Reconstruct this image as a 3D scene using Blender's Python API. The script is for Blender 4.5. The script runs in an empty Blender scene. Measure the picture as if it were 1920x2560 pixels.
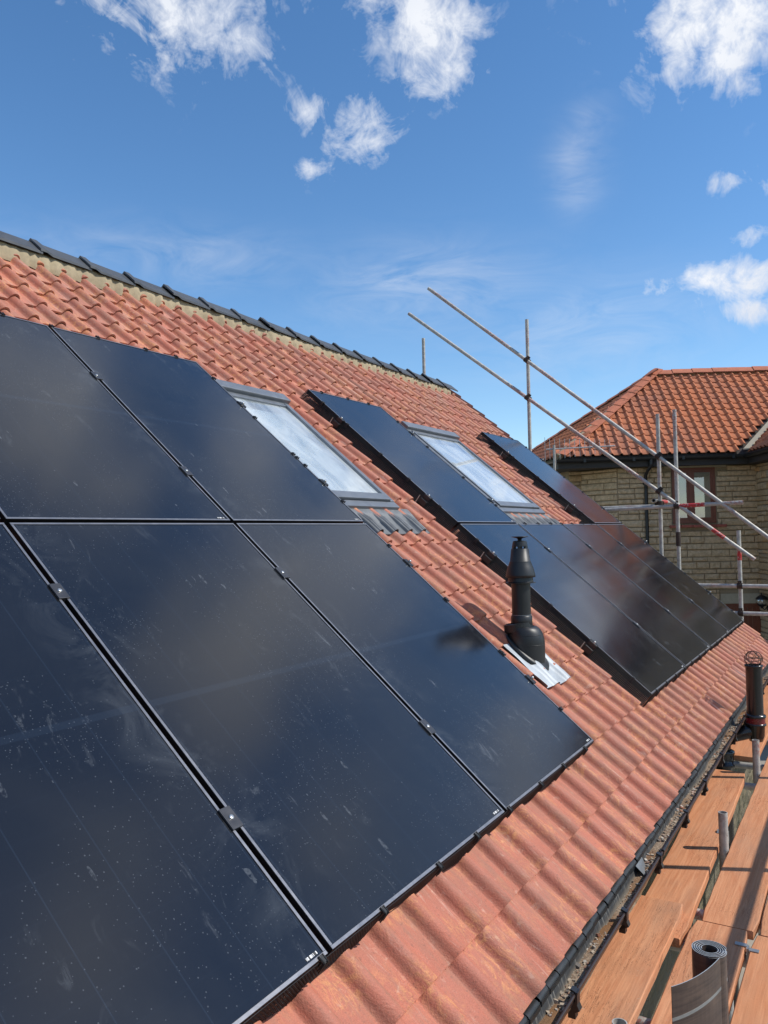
import bpy, bmesh, math, random
from mathutils import Vector, Matrix
random.seed(7)
sc = bpy.context.scene
col = sc.collection
PI = math.pi

# ------------------------------------------------------------------ camera
# world: X runs along the eaves (away from the camera), Y goes into the roof, Z up;
# origin on the solar panels' plane at the lower corner next to the roof vent
FPX, YAW, PITCH, ROLL = 1996.2, 0.5401, 0.0281, -0.0202
CAM = Vector((-3.9712, -1.1869, 1.0491))
TH = 0.7019                                   # roof pitch, 40.2 degrees
fw = Vector((math.cos(YAW) * math.cos(PITCH), math.sin(YAW) * math.cos(PITCH), math.sin(PITCH)))
r0 = fw.cross(Vector((0, 0, 1))).normalized(); u0 = r0.cross(fw)
rt = r0 * math.cos(ROLL) + u0 * math.sin(ROLL)
up = -r0 * math.sin(ROLL) + u0 * math.cos(ROLL)
cd = bpy.data.cameras.new('camera'); cam = bpy.data.objects.new('camera', cd); col.objects.link(cam)
cd.sensor_fit = 'HORIZONTAL'; cd.sensor_width = 36.0; cd.lens = FPX / 1920 * 36.0
cd.clip_start = 0.05; cd.clip_end = 3000
cam.matrix_world = Matrix(((rt.x, up.x, -fw.x, CAM.x), (rt.y, up.y, -fw.y, CAM.y), (rt.z, up.z, -fw.z, CAM.z), (0, 0, 0, 1)))
sc.camera = cam

def ray(px, py): return (fw + rt * ((px - 960) / FPX) + up * ((1280 - py) / FPX)).normalized()
def on_plane(px, py, axis, val):
    d = ray(px, py); return CAM + d * ((val - CAM[axis]) / d[axis])
def project(P):
    d = P - CAM; z = d.dot(fw)
    return 960 + FPX * d.dot(rt) / z, 1280 - FPX * d.dot(up) / z, z

# ------------------------------------------------------------------ sky, sun, exposure
SUN = Vector((0.275, -0.64, 0.715)).normalized()
world = bpy.data.worlds.new('World'); sc.world = world; world.use_nodes = True
wn = world.node_tree; wn.nodes.clear()
def W(t, **k):
    n = wn.nodes.new(t)
    for a, v in k.items(): setattr(n, a, v)
    return n
def wmath(op, a, b=None, c=None, clamp=False):
    n = W('ShaderNodeMath', operation=op); n.use_clamp = clamp
    for i, x in enumerate((a, b, c)):
        if x is None: continue
        if isinstance(x, (int, float)): n.inputs[i].default_value = x
        else: wn.links.new(x, n.inputs[i])
    return n.outputs[0]
def wdot(vec, v):
    n = W('ShaderNodeVectorMath', operation='DOT_PRODUCT'); wn.links.new(vec, n.inputs[0]); n.inputs[1].default_value = v
    return n.outputs['Value']
sky = W('ShaderNodeTexSky', sky_type='NISHITA'); sky.sun_disc = False
sky.sun_elevation = math.asin(SUN.z); sky.sun_rotation = math.atan2(SUN.x, SUN.y)
sky.altitude = 50; sky.air_density = 1.0; sky.dust_density = 0.0; sky.ozone_density = 3.0
geo = W('ShaderNodeTexCoord').outputs['Generated']
def wnoise(scale, detail, rough, dist=0.0, stretch=(1, 1, 1), off=(0, 0, 0)):
    m = W('ShaderNodeMapping'); wn.links.new(geo, m.inputs[0]); m.inputs['Scale'].default_value = stretch; m.inputs['Location'].default_value = off
    n = W('ShaderNodeTexNoise'); wn.links.new(m.outputs[0], n.inputs['Vector'])
    n.inputs['Scale'].default_value = scale; n.inputs['Detail'].default_value = detail; n.inputs['Roughness'].default_value = rough
    n.inputs['Distortion'].default_value = dist
    return n.outputs['Fac']
n_big = wnoise(8, 6, 0.66, 0.7)
n_fine = wnoise(34, 4, 0.65, 0.6, off=(3, 1, 2))
# the cumulus seen over the roof, each a soft direction lobe broken up by noise
CLOUDS = [((480, 25), 250, 115, .95), ((300, 10), 170, 85, .75), ((1030, 70), 140, 110, 1.0), ((1085, 160), 105, 80, .9), ((895, 310), 110, 80, .95), ((800, 270), 75, 45, .85),
          ((800, 425), 60, 30, .65), ((1205, 175), 50, 55, .55), ((1810, 60), 165, 115, 1.0), ((1880, 120), 110, 80, .9),
          ((1835, 450), 55, 30, .8), ((1930, 475), 45, 34, .8), ((1885, 590), 75, 34, .75), ((1800, 690), 150, 52, .9),
          ((1905, 695), 120, 55, .9), ((1885, 772), 90, 34, .8)]
# more of the same beyond the frame, where the panels mirror them (azimuth, elevation in degrees)
for az, el, rx, ry, amp in ((14, 38.5, 260, 90, .95), (2, 36, 280, 220, 1.15), (-3, 44, 260, 190, 1.0), (-4, 17.5, 260, 120, 1.25), (-16, 36, 220, 150, .8), (27, 50, 320, 200, 1.0), (14, 48, 200, 130, .8), (-26, 50, 320, 220, .85)):
    az, el = math.radians(az), math.radians(el)
    CLOUDS.append((Vector((math.cos(az) * math.cos(el), math.sin(az) * math.cos(el), math.sin(el))), rx, ry, amp))
cover = None
for at_, rx, ry, amp in CLOUDS:
    c = at_ if isinstance(at_, Vector) else ray(*at_); R_ = c.cross(Vector((0, 0, 1))).normalized(); U_ = R_.cross(c)
    a = wdot(geo, tuple(R_ * (FPX / rx))); b = wdot(geo, tuple(U_ * (FPX / ry))); f_ = wdot(geo, tuple(c))
    d2 = wmath('ADD', wmath('MULTIPLY', a, a), wmath('MULTIPLY', b, b))
    m = wmath('MULTIPLY', wmath('EXPONENT', wmath('MULTIPLY', d2, -0.8)), amp)
    m = wmath('MULTIPLY', m, wmath('GREATER_THAN', f_, 0.2))
    cover = m if cover is None else wmath('MAXIMUM', cover, m)
# the same kind of scattered cumulus over the rest of the sky
n_all = wnoise(2.6, 4, 0.55, 0.2, stretch=(1, 1, 2.2), off=(0.3, 1.7, 4.1))
view = wdot(geo, tuple(ray(900, 500)))
away = wmath('MULTIPLY', wmath('SUBTRACT', 0.90, view), 7.0, clamp=True)
scatter = wmath('MULTIPLY', wmath('MULTIPLY', wmath('SUBTRACT', n_all, 0.44), 5.0, clamp=True), away)
cover = wmath('MAXIMUM', cover, wmath('MULTIPLY', scatter, 0.95))
fuzz = wmath('ADD', wmath('MULTIPLY', n_big, 1.5), wmath('MULTIPLY', n_fine, 0.75))
dens = wmath('MULTIPLY', wmath('SUBTRACT', wmath('ADD', cover, wmath('MULTIPLY', wmath('SUBTRACT', fuzz, 1.125), 1.75)), 0.38), 1.4, clamp=True)
dens = wmath('MULTIPLY', dens, wmath('MULTIPLY', cover, 2.2, clamp=True), clamp=True)
# thin cirrus veils
veil = None
for (px, py), rx, ry, amp in [((1440, 420), 55, 80, .36), ((1475, 300), 45, 50, .25), ((1060, 720), 260, 90, .35), ((420, 640), 330, 60, .25), ((1480, 830), 300, 120, .22)]:
    c = ray(px, py); R_ = c.cross(Vector((0, 0, 1))).normalized(); U_ = R_.cross(c)
    a = wdot(geo, tuple(R_ * (FPX / rx))); b = wdot(geo, tuple(U_ * (FPX / ry)))
    m = wmath('MULTIPLY', wmath('EXPONENT', wmath('MULTIPLY', wmath('ADD', wmath('MULTIPLY', a, a), wmath('MULTIPLY', b, b)), -1.0)), amp)
    m = wmath('MULTIPLY', m, wmath('GREATER_THAN', wdot(geo, tuple(c)), 0.2))
    veil = m if veil is None else wmath('MAXIMUM', veil, m)
n_w = wnoise(10, 4, 0.65, 1.2, stretch=(1, 0.8, 2.5), off=(5, 5, 1))
veil = wmath('MULTIPLY', veil, wmath('MULTIPLY', wmath('SUBTRACT', n_w, 0.32), 3.0, clamp=True))
dens = wmath('MAXIMUM', dens, veil)
SKY_STRENGTH = 0.14
n_sh = wnoise(7, 3, 0.55, off=(9, 2, 6))
shade = W('ShaderNodeMix', data_type='RGBA'); wn.links.new(wmath('MULTIPLY', wmath('SUBTRACT', n_sh, 0.3), 2.2, clamp=True), shade.inputs['Factor'])
shade.inputs['A'].default_value = (4.0, 4.4, 5.2, 1); shade.inputs['B'].default_value = (6.0, 6.1, 6.3, 1)
mix = W('ShaderNodeMix', data_type='RGBA'); wn.links.new(dens, mix.inputs['Factor'])
hs = W('ShaderNodeHueSaturation'); hs.inputs['Saturation'].default_value = 1.18; wn.links.new(sky.outputs[0], hs.inputs['Color'])
wn.links.new(hs.outputs[0], mix.inputs['A']); wn.links.new(shade.outputs['Result'], mix.inputs['B'])
bg = W('ShaderNodeBackground'); wn.links.new(mix.outputs['Result'], bg.inputs['Color']); bg.inputs['Strength'].default_value = SKY_STRENGTH
world.cycles.sampling_method = 'MANUAL'; world.cycles.sample_map_resolution = 512
wo = W('ShaderNodeOutputWorld'); wn.links.new(bg.outputs[0], wo.inputs[0])

sl = bpy.data.lights.new('sun', 'SUN'); sl.energy = 3.9; sl.angle = math.radians(0.53); sl.color = (1.0, 0.95, 0.87)
so = bpy.data.objects.new('sun', sl); col.objects.link(so); so.rotation_euler = SUN.to_track_quat('Z', 'Y').to_euler()
so.location = (0, -20, 30)
sc.view_settings.view_transform = 'Standard'; sc.view_settings.look = 'None'
sc.view_settings.exposure = 0.25; sc.view_settings.gamma = 1.0; sc.view_settings.use_curve_mapping = False
sc.render.engine = 'CYCLES'
sc.cycles.max_bounces = 6; sc.cycles.diffuse_bounces = 3; sc.cycles.glossy_bounces = 3; sc.cycles.transparent_max_bounces = 8
sc.render.resolution_x = 768; sc.render.resolution_y = 1024

# ------------------------------------------------------------------ materials
class NT:
    def __init__(s, name):
        s.m = bpy.data.materials.new(name); s.m.use_nodes = True; s.t = s.m.node_tree; s.t.nodes.clear()
        s.out = s.t.nodes.new('ShaderNodeOutputMaterial')
    def n(s, ty, **k):
        x = s.t.nodes.new(ty)
        for a, v in k.items(): setattr(x, a, v)
        return x
    def l(s, a, b): s.t.links.new(a, b)
    def set(s, sock, v):
        if hasattr(v, 'links') or hasattr(v, 'is_linked'): s.l(v, sock)
        elif isinstance(v, (tuple, list)) and len(v) == 3 and sock.type == 'RGBA': sock.default_value = (*v, 1)
        else: sock.default_value = v
    def math(s, op, a, b=0.0, c=0.0, clamp=False):
        x = s.n('ShaderNodeMath', operation=op); x.use_clamp = clamp
        s.set(x.inputs[0], a); s.set(x.inputs[1], b); s.set(x.inputs[2], c); return x.outputs[0]
    def ramp(s, v, lo, hi): return s.math('DIVIDE', s.math('SUBTRACT', v, lo), hi - lo, clamp=True)
    def mix(s, f, a, b, blend='MIX'):
        x = s.n('ShaderNodeMix', data_type='RGBA', blend_type=blend); s.set(x.inputs['Factor'], f); s.set(x.inputs['A'], a); s.set(x.inputs['B'], b)
        return x.outputs['Result']
    def coord(s, kind='Object', scale=(1, 1, 1), rot=(0, 0, 0), loc=(0, 0, 0)):
        src = s.n('ShaderNodeNewGeometry').outputs['Position'] if kind == 'World' else s.n('ShaderNodeTexCoord').outputs[kind]
        m = s.n('ShaderNodeMapping', vector_type='POINT'); s.l(src, m.inputs[0])
        m.inputs['Scale'].default_value = scale; m.inputs['Rotation'].default_value = rot; m.inputs['Location'].default_value = loc
        return m.outputs[0]
    def noise(s, vec, scale, detail=4, rough=0.55, dist=0.0):
        x = s.n('ShaderNodeTexNoise'); s.l(vec, x.inputs['Vector']); x.inputs['Scale'].default_value = scale
        x.inputs['Detail'].default_value = detail; x.inputs['Roughness'].default_value = rough; x.inputs['Distortion'].default_value = dist
        return x.outputs['Fac']
    def vor(s, vec, scale, feature='F1', rnd=1.0):
        x = s.n('ShaderNodeTexVoronoi', feature=feature); s.l(vec, x.inputs['Vector']); x.inputs['Scale'].default_value = scale
        x.inputs['Randomness'].default_value = rnd; return x
    def xyz(s, vec):
        x = s.n('ShaderNodeSeparateXYZ'); s.l(vec, x.inputs[0]); return x.outputs
    def island(s): return s.n('ShaderNodeNewGeometry').outputs['Random Per Island']
    def bump(s, h, strength, dist=0.01):
        x = s.n('ShaderNodeBump'); s.l(h, x.inputs['Height']); x.inputs['Strength'].default_value = strength; x.inputs['Distance'].default_value = dist
        return x.outputs[0]
    def bsdf(s, color, rough=0.6, metal=0.0, spec=0.5, normal=None, ior=None):
        b = s.n('ShaderNodeBsdfPrincipled'); s.set(b.inputs['Base Color'], color); s.set(b.inputs['Roughness'], rough)
        s.set(b.inputs['Metallic'], metal); s.set(b.inputs['Specular IOR Level'], spec)
        if ior: b.inputs['IOR'].default_value = ior
        if normal: s.l(normal, b.inputs['Normal'])
        return b.outputs[0]
    def done(s, sh): s.l(sh, s.out.inputs[0]); return s.m

M = {}
def simple(name, c, rough=0.5, metal=0.0, spec=0.5, var=0.25, scale=30, bump=0.0):
    t = NT(name); v = t.coord('World'); n = t.noise(v, scale, 5, 0.6); n2 = t.noise(v, scale * 0.13, 3)
    f = t.math('ADD', t.math('MULTIPLY', n, 0.6), t.math('MULTIPLY', n2, 0.4))
    lo = tuple(x * (1 - var) for x in c); hi = tuple(min(1, x * (1 + var)) for x in c)
    colr = t.mix(t.ramp(f, 0.3, 0.7), lo, hi)
    M[name] = t.done(t.bsdf(colr, t.math('MULTIPLY_ADD', n, 0.25, rough - 0.12), metal, spec, t.bump(n, bump, 0.004) if bump else None)); return M[name]

def roof_coord(t, scale):      # world position turned into (along eaves, up the slope, out of the roof)
    m0 = t.n('ShaderNodeMapping'); t.l(t.n('ShaderNodeNewGeometry').outputs['Position'], m0.inputs[0]); m0.inputs['Rotation'].default_value = (-TH, 0, 0)
    m = t.n('ShaderNodeMapping'); t.l(m0.outputs[0], m.inputs[0]); m.inputs['Scale'].default_value = scale
    return m.outputs[0]

def mat_tile():
    t = NT('clay_tile'); rnd = t.island()
    v = roof_coord(t, (1, 1, 1)); vs = roof_coord(t, (14, 1.5, 3)); vw = roof_coord(t, (2.2, 1, 1))
    base = t.mix(rnd, (0.36, 0.102, 0.063), (0.58, 0.190, 0.118))
    r2 = t.math('FRACT', t.math('MULTIPLY', rnd, 17.3)); base = t.mix(t.math('MULTIPLY', t.ramp(r2, 0.62, 1.0), 0.55), base, (0.27, 0.105, 0.075))
    n1 = t.noise(v, 3.0, 5, 0.6); base = t.mix(t.ramp(n1, 0.35, 0.75), base, (0.37, 0.145, 0.10))
    swirl = t.noise(vw, 12, 6, 0.7, 2.5); patch = t.noise(v, 4.2, 2)
    base = t.mix(t.math('MULTIPLY', t.math('MULTIPLY', t.ramp(swirl, 0.46, 0.62), t.ramp(patch, 0.44, 0.58)), 0.85), base, (0.66, 0.29, 0.12))
    st = t.noise(vs, 5, 7, 0.7, 0.6); stm = t.math('MULTIPLY', t.ramp(st, 0.56, 0.72), t.ramp(t.noise(v, 2.3, 3), 0.40, 0.60))
    base = t.mix(t.math('MULTIPLY', stm, 0.75), base, (0.62, 0.43, 0.35))
    ln_ = t.noise(roof_coord(t, (30, 0.9, 1)), 1.6, 4, 0.6, 0.3); lnm = t.math('MULTIPLY', t.ramp(ln_, 0.66, 0.72), t.ramp(t.noise(v, 3.3, 2), 0.48, 0.6))
    base = t.mix(t.math('MULTIPLY', lnm, 0.8), base, (0.78, 0.62, 0.54))
    # lime bloom heavier towards the ridge
    yy = t.xyz(v)[1]; high = t.ramp(yy, 3.0, 4.6)
    lime = t.math('MULTIPLY', t.math('MULTIPLY', t.ramp(t.noise(vs, 2.6, 6, 0.65, 0.4), 0.50, 0.70), high), 0.5)
    base = t.mix(lime, base, (0.55, 0.40, 0.33))
    sp = t.noise(v, 95, 3, 0.6); base = t.mix(t.math('MULTIPLY', t.ramp(sp, 0.60, 0.72), 0.5), base, (0.13, 0.07, 0.05))
    gr_ = t.noise(v, 300, 2, 0.6); base = t.mix(t.ramp(gr_, 0.42, 0.62), t.mix(0.25, base, (0.15, 0.06, 0.04)), base)
    bl = t.noise(v, 20, 5, 0.7, 0.5); base = t.mix(t.math('MULTIPLY', t.ramp(bl, 0.60, 0.70), 0.35), base, (0.66, 0.47, 0.36))
    dirt = t.noise(roof_coord(t, (5, 0.8, 1)), 5, 5, 0.7); base = t.mix(t.math('MULTIPLY', t.ramp(dirt, 0.46, 0.70), 0.60), base, (0.27, 0.145, 0.10))
    h = t.math('ADD', t.noise(v, 160, 3, 0.6), t.math('MULTIPLY', swirl, 1.2))
    M['tile'] = t.done(t.bsdf(base, 0.62, 0, 0.35, t.bump(h, 0.45, 0.004)))
mat_tile()
def mat_tile_old():
    t = NT('old_clay_tile'); rnd = t.island(); v = t.coord('World')
    base = t.mix(rnd, (0.44, 0.140, 0.066), (0.66, 0.235, 0.105))
    big = t.noise(v, 0.7, 3); base = t.mix(t.ramp(big, 0.42, 0.62), base, (0.45, 0.175, 0.10))
    sp = t.noise(v, 26, 5, 0.7); base = t.mix(t.math('MULTIPLY', t.ramp(sp, 0.53, 0.68), 0.6), base, (0.20, 0.085, 0.05))
    li = t.noise(v, 40, 3, 0.7); base = t.mix(t.math('MULTIPLY', t.ramp(li, 0.62, 0.72), 0.5), base, (0.42, 0.34, 0.24))
    M['tile_old'] = t.done(t.bsdf(base, 0.8, 0, 0.25, t.bump(sp, 0.3, 0.01)))
mat_tile_old()
def mat_stone():
    t = NT('coursed_stone'); rnd = t.island(); v = t.coord('World')
    cr = t.n('ShaderNodeValToRGB'); t.l(rnd, cr.inputs[0]); e = cr.color_ramp.elements
    e[0].position = 0; e[0].color = (0.50, 0.38, 0.24, 1); e[1].position = 1; e[1].color = (0.62, 0.49, 0.33, 1)
    for p, c in ((.2, (.58, .44, .27, 1)), (.35, (.45, .36, .25, 1)), (.5, (.60, .41, .22, 1)), (.6, (.68, .56, .40, 1)), (.72, (.62, .35, .14, 1)), (.78, (.54, .43, .29, 1)), (.9, (.48, .40, .30, 1))):
        x = e.new(p); x.color = c
    n = t.noise(v, 14, 6, 0.7); c = t.mix(t.ramp(n, 0.38, 0.80), t.mix(1.0, cr.outputs[0], (1.05, 0.96, 0.86), 'MULTIPLY'), (0.34, 0.235, 0.135))
    n2 = t.noise(v, 55, 4, 0.7); c = t.mix(t.math('MULTIPLY', t.ramp(n2, 0.55, 0.75), 0.5), c, (0.18, 0.15, 0.11))
    M['stone'] = t.done(t.bsdf(c, 0.9, 0, 0.2, t.bump(t.math('ADD', n, t.math('MULTIPLY', n2, 0.4)), 0.8, 0.03)))
mat_stone()
def mat_glass_panel():
    t = NT('panel_glass'); o = t.coord('Object'); w = roof_coord(t, (1, 1, 1)); x, y, z = t.xyz(o)
    # cell joints
    fx = t.math('ABSOLUTE', t.math('SUBTRACT', t.math('FRACT', t.math('DIVIDE', t.math('SUBTRACT', x, 0.021), 0.182)), 0.5))
    lx = t.math('GREATER_THAN', fx, 0.4925)
    fy = t.math('ABSOLUTE', t.math('SUBTRACT', t.math('FRACT', t.math('DIVIDE', t.math('SUBTRACT', y, 0.03), 0.0926)), 0.5))
    ly = t.math('MULTIPLY', t.math('GREATER_THAN', fy, 0.487), 0.22)
    mid = t.math('MULTIPLY', t.math('LESS_THAN', t.math('ABSOLUTE', t.math('SUBTRACT', y, 0.864)), 0.012), 0.60)
    line = t.math('MAXIMUM', t.math('MAXIMUM', lx, ly), mid)
    tint = t.noise(w, 1.3, 2)
    base = t.mix(t.ramp(tint, 0.35, 0.65), (0.0060, 0.0064, 0.0092), (0.0080, 0.0080, 0.0092))
    base = t.mix(line, base, (0.013, 0.017, 0.025))
    # film of dust, smears, dried drops
    film = t.noise(w, 1.6, 4, 0.6, 0.6); sm_v = roof_coord(t, (3.0, 1.3, 1)); sm = t.noise(sm_v, 3.2, 7, 0.72, 1.6); smp = t.noise(w, 2.0, 3)
    smear = t.math('MULTIPLY', t.math('MULTIPLY', t.ramp(sm, 0.585, 0.70), t.ramp(smp, 0.48, 0.64)), 0.20)
    edge = t.math('MULTIPLY', t.math('MULTIPLY', t.ramp(t.math('MINIMUM', x, t.math('SUBTRACT', 1.134, x)), 0.20, 0.01), t.ramp(t.noise(w, 4.5, 6, 0.7, 0.8), 0.50, 0.70)), 0.10)
    def drops(scale, rmin, rmax, keep, seed, strength, st=(1, 1, 1)):
        vv = roof_coord(t, st); vo = t.vor(vv, scale); cx = t.xyz(vo.outputs['Color'])
        r = t.math('MULTIPLY_ADD', cx[0], rmax - rmin, rmin)
        on = t.math('GREATER_THAN', t.math('ADD', cx[1], t.math('MULTIPLY', t.math('SUBTRACT', t.noise(w, 1.9 + seed, 3), 0.5), 3.0)), keep)
        m = t.math('MULTIPLY', t.math('LESS_THAN', vo.outputs['Distance'], r), on)
        return t.math('MULTIPLY', m, strength)
    d1 = drops(115, 0.12, 0.25, 0.80, 0.0, 0.15); d2 = drops(52, 0.05, 0.12, 1.02, 0.7, 0.16); d3 = drops(15, 0.03, 0.085, 1.06, 1.6, 0.16, (1.5, 1, 1))
    # smear marks of hands: groups of slanted streaks
    hv = roof_coord(t, (26, 6.5, 1)); hs = t.vor(hv, 1.0); hc = t.xyz(hs.outputs['Color'])
    hand = t.math('MULTIPLY', t.math('LESS_THAN', hs.outputs['Distance'], t.math('MULTIPLY_ADD', hc[0], 0.22, 0.10)), t.math('GREATER_THAN', t.math('ADD', hc[1], t.math('MULTIPLY', t.math('SUBTRACT', t.noise(w, 2.6, 2), 0.5), 2.2)), 1.02))
    hand = t.math('MULTIPLY', hand, t.math('MULTIPLY', t.ramp(t.noise(w, 60, 4, 0.7), 0.40, 0.62), 0.19))
    mask = t.math('MAXIMUM', t.math('MAXIMUM', d1, d2), t.math('MAXIMUM', d3, t.math('MAXIMUM', smear, t.math('MAXIMUM', edge, hand))))
    mask = t.math('ADD', mask, t.math('MULTIPLY', t.ramp(film, 0.30, 0.7), 0.009))
    rough = t.math('ADD', 0.14, t.math('MULTIPLY', t.ramp(film, 0.4, 0.7), 0.05))
    g = t.bsdf(base, rough, 0, 0.5, None, 1.62)
    d = t.n('ShaderNodeBsdfDiffuse'); d.inputs['Color'].default_value = (0.30, 0.33, 0.36, 1)
    ms = t.n('ShaderNodeMixShader'); t.l(mask, ms.inputs[0]); t.l(g, ms.inputs[1]); t.l(d.outputs[0], ms.inputs[2])
    M['panel_glass'] = t.done(ms.outputs[0])
mat_glass_panel()
def mat_wood():
    t = NT('scaffold_board_wood'); v = t.coord('World', (0.5, 9, 9)); vo = t.coord('World'); rnd = t.n('ShaderNodeObjectInfo').outputs['Random']
    mo = t.n('ShaderNodeVectorMath', operation='ADD'); t.l(v, mo.inputs[0]); cmb = t.n('ShaderNodeCombineXYZ'); t.l(t.math('MULTIPLY', rnd, 40), cmb.inputs[1]); t.l(cmb.outputs[0], mo.inputs[1])
    g = t.noise(mo.outputs[0], 5, 6, 0.6, 1.0); f = t.noise(t.coord('World', (1.0, 46, 46)), 2.0, 4, 0.6)
    c = t.mix(t.ramp(g, 0.3, 0.7), (0.46, 0.175, 0.080), (0.63, 0.300, 0.155))
    c = t.mix(t.math('MULTIPLY', t.ramp(f, 0.48, 0.72), 0.38), c, (0.31, 0.13, 0.06))
    c = t.mix(t.math('MULTIPLY', t.ramp(t.noise(vo, 3.2, 5, 0.6), 0.50, 0.72), 0.5), c, (0.38, 0.18, 0.095))
    cr = t.noise(t.coord('World', (1.2, 16, 1)), 2.4, 4, 0.6, 2.2); crk = t.math('MULTIPLY', t.ramp(t.math('ABSOLUTE', t.math('SUBTRACT', cr, 0.5)), 0.010, 0.0), t.ramp(t.noise(vo, 1.7, 2), 0.47, 0.58))
    c = t.mix(t.math('MULTIPLY', crk, 0.85), c, (0.09, 0.04, 0.025))
    scr = t.noise(t.coord('World', (7, 26, 1), (0, 0, 0.5)), 3.5, 3, 0.6, 0.5); scm = t.math('MULTIPLY', t.ramp(t.math('ABSOLUTE', t.math('SUBTRACT', scr, 0.5)), 0.010, 0.0), t.ramp(t.noise(vo, 2.1, 2), 0.50, 0.60))
    c = t.mix(t.math('MULTIPLY', scm, 0.6), c, (0.10, 0.05, 0.03))
    sp = t.noise(vo, 70, 3, 0.6); c = t.mix(t.math('MULTIPLY', t.ramp(sp, 0.71, 0.77), 0.5), c, (0.12, 0.065, 0.04))
    kv = t.vor(t.coord('World', (1.5, 3.6, 1)), 1.15); kd = kv.outputs['Distance']; kr = t.math('MULTIPLY', t.math('SINE', t.math('MULTIPLY', kd, 150)), t.ramp(kd, 0.17, 0.05))
    c = t.mix(t.math('MULTIPLY', t.ramp(kr, 0.1, 0.8), 0.5), c, (0.26, 0.11, 0.055)); c = t.mix(t.math('MULTIPLY', t.ramp(kd, 0.045, 0.025), 0.7), c, (0.17, 0.07, 0.04))
    spl = t.noise(vo, 34, 4, 0.75); c = t.mix(t.math('MULTIPLY', t.math('MULTIPLY', t.ramp(spl, 0.66, 0.70), t.ramp(t.noise(vo, 2.6, 2), 0.52, 0.60)), 0.6), c, (0.55, 0.48, 0.40))
    c = t.mix(t.math('MULTIPLY', t.ramp(t.noise(t.coord('World', (0.8, 3, 3)), 2.0, 4, 0.6), 0.48, 0.70), 0.45), c, (0.33, 0.20, 0.13))
    c = t.mix(t.math('MULTIPLY', rnd, 0.30), c, (0.55, 0.22, 0.09))
    M['wood'] = t.done(t.bsdf(c, 0.85, 0, 0.2, t.bump(t.math('SUBTRACT', t.math('ADD', f, t.math('MULTIPLY', sp, 0.4)), crk), 0.5, 0.003)))
mat_wood()
def mat_tube():
    t = NT('galvanised_tube'); v = t.coord('World'); n = t.noise(v, 18, 5, 0.65)
    c = t.mix(t.ramp(n, 0.35, 0.7), (0.50, 0.48, 0.44), (0.30, 0.28, 0.25))
    rp = t.noise(t.coord('World', (1, 1, 1), loc=(2.2, 0.4, 1.1)), 1.5, 2); rf = t.noise(v, 42, 5, 0.7)
    c = t.mix(t.math('MULTIPLY', t.math('MULTIPLY', t.ramp(rp, 0.54, 0.60), 0.7), t.ramp(rf, 0.46, 0.58)), c, (0.32, 0.075, 0.06))
    br = t.noise(v, 75, 3, 0.6); c = t.mix(t.math('MULTIPLY', t.ramp(br, 0.6, 0.7), 0.5), c, (0.17, 0.10, 0.06))
    M['tube'] = t.done(t.bsdf(c, 0.58, 0.25, 0.5, t.bump(n, 0.1, 0.002)))
mat_tube()
simple('black_metal', (0.012, 0.012, 0.013), 0.42, 0.0, 0.5, 0.3)
simple('frame_black', (0.016, 0.016, 0.017), 0.33, 0.3, 0.5, 0.2)
simple('frame_face', (0.26, 0.26, 0.275), 0.34, 0.7, 0.5, 0.15)  # black frame's upper face, coloured paler to imitate sky reflected at grazing angles
simple('clamp_metal', (0.075, 0.075, 0.08), 0.35, 0.6, 0.5, 0.15)
simple('bright_metal', (0.62, 0.62, 0.60), 0.32, 0.9, 0.5, 0.1)
simple('vent_plastic', (0.011, 0.012, 0.013), 0.44, 0.0, 0.5, 0.3, 14)
simple('pipe_iron', (0.010, 0.010, 0.011), 0.22, 0.0, 0.6, 0.3, 20)
simple('oxide_red', (0.13, 0.010, 0.012), 0.25, 0.0, 0.6, 0.5, 45)
def mat_red():
    t = NT('red_paint'); v = t.coord('World'); n = t.noise(v, 38, 5, 0.7); n2 = t.noise(v, 9, 3)
    c = t.mix(t.ramp(n2, 0.3, 0.7), (0.52, 0.030, 0.028), (0.36, 0.026, 0.026)); c = t.mix(t.ramp(n, 0.55, 0.62), c, (0.42, 0.36, 0.33))
    M['red_paint'] = t.done(t.bsdf(c, 0.5))
mat_red()
simple('lead_bright', (0.38, 0.41, 0.43), 0.55, 0.2, 0.5, 0.28, 10, 0.25)
simple('lead_pleat', (0.15, 0.16, 0.17), 0.6, 0.25, 0.5, 0.3, 22, 0.2)
simple('window_alu', (0.20, 0.215, 0.235), 0.40, 0.55, 0.5, 0.15, 18)
simple('ridge_clay', (0.060, 0.064, 0.068), 0.45, 0.0, 0.5, 0.35, 12, 0.15)
simple('mortar', (0.36, 0.30, 0.20), 0.95, 0.0, 0.1, 0.28, 16, 0.8)
simple('gutter_plastic', (0.030, 0.018, 0.015), 0.35, 0.0, 0.5, 0.3)
simple('comb_plastic', (0.020, 0.021, 0.022), 0.40, 0.0, 0.5, 0.3)
simple('coupler', (0.055, 0.038, 0.030), 0.60, 0.4, 0.4, 0.4, 60)
simple('plate_metal', (0.33, 0.34, 0.34), 0.45, 0.7, 0.5, 0.2)
simple('gutter_black', (0.012, 0.013, 0.015), 0.35)
simple('brown_frame', (0.19, 0.055, 0.028), 0.45, 0, 0.5, 0.2)
simple('sill_tile', (0.33, 0.085, 0.055), 0.7)
simple('lintel', (0.46, 0.40, 0.29), 0.9, 0, 0.2, 0.12, 20, 0.3)
simple('stone_mortar', (0.33, 0.255, 0.165), 0.95, 0, 0.1, 0.2, 30, 0.5)
simple('curtain', (0.86, 0.88, 0.92), 0.9, 0, 0.1, 0.06)
simple('blind', (0.74, 0.77, 0.79), 0.9, 0, 0.1, 0.05, 6)
simple('fascia', (0.03, 0.025, 0.022), 0.6)
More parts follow.
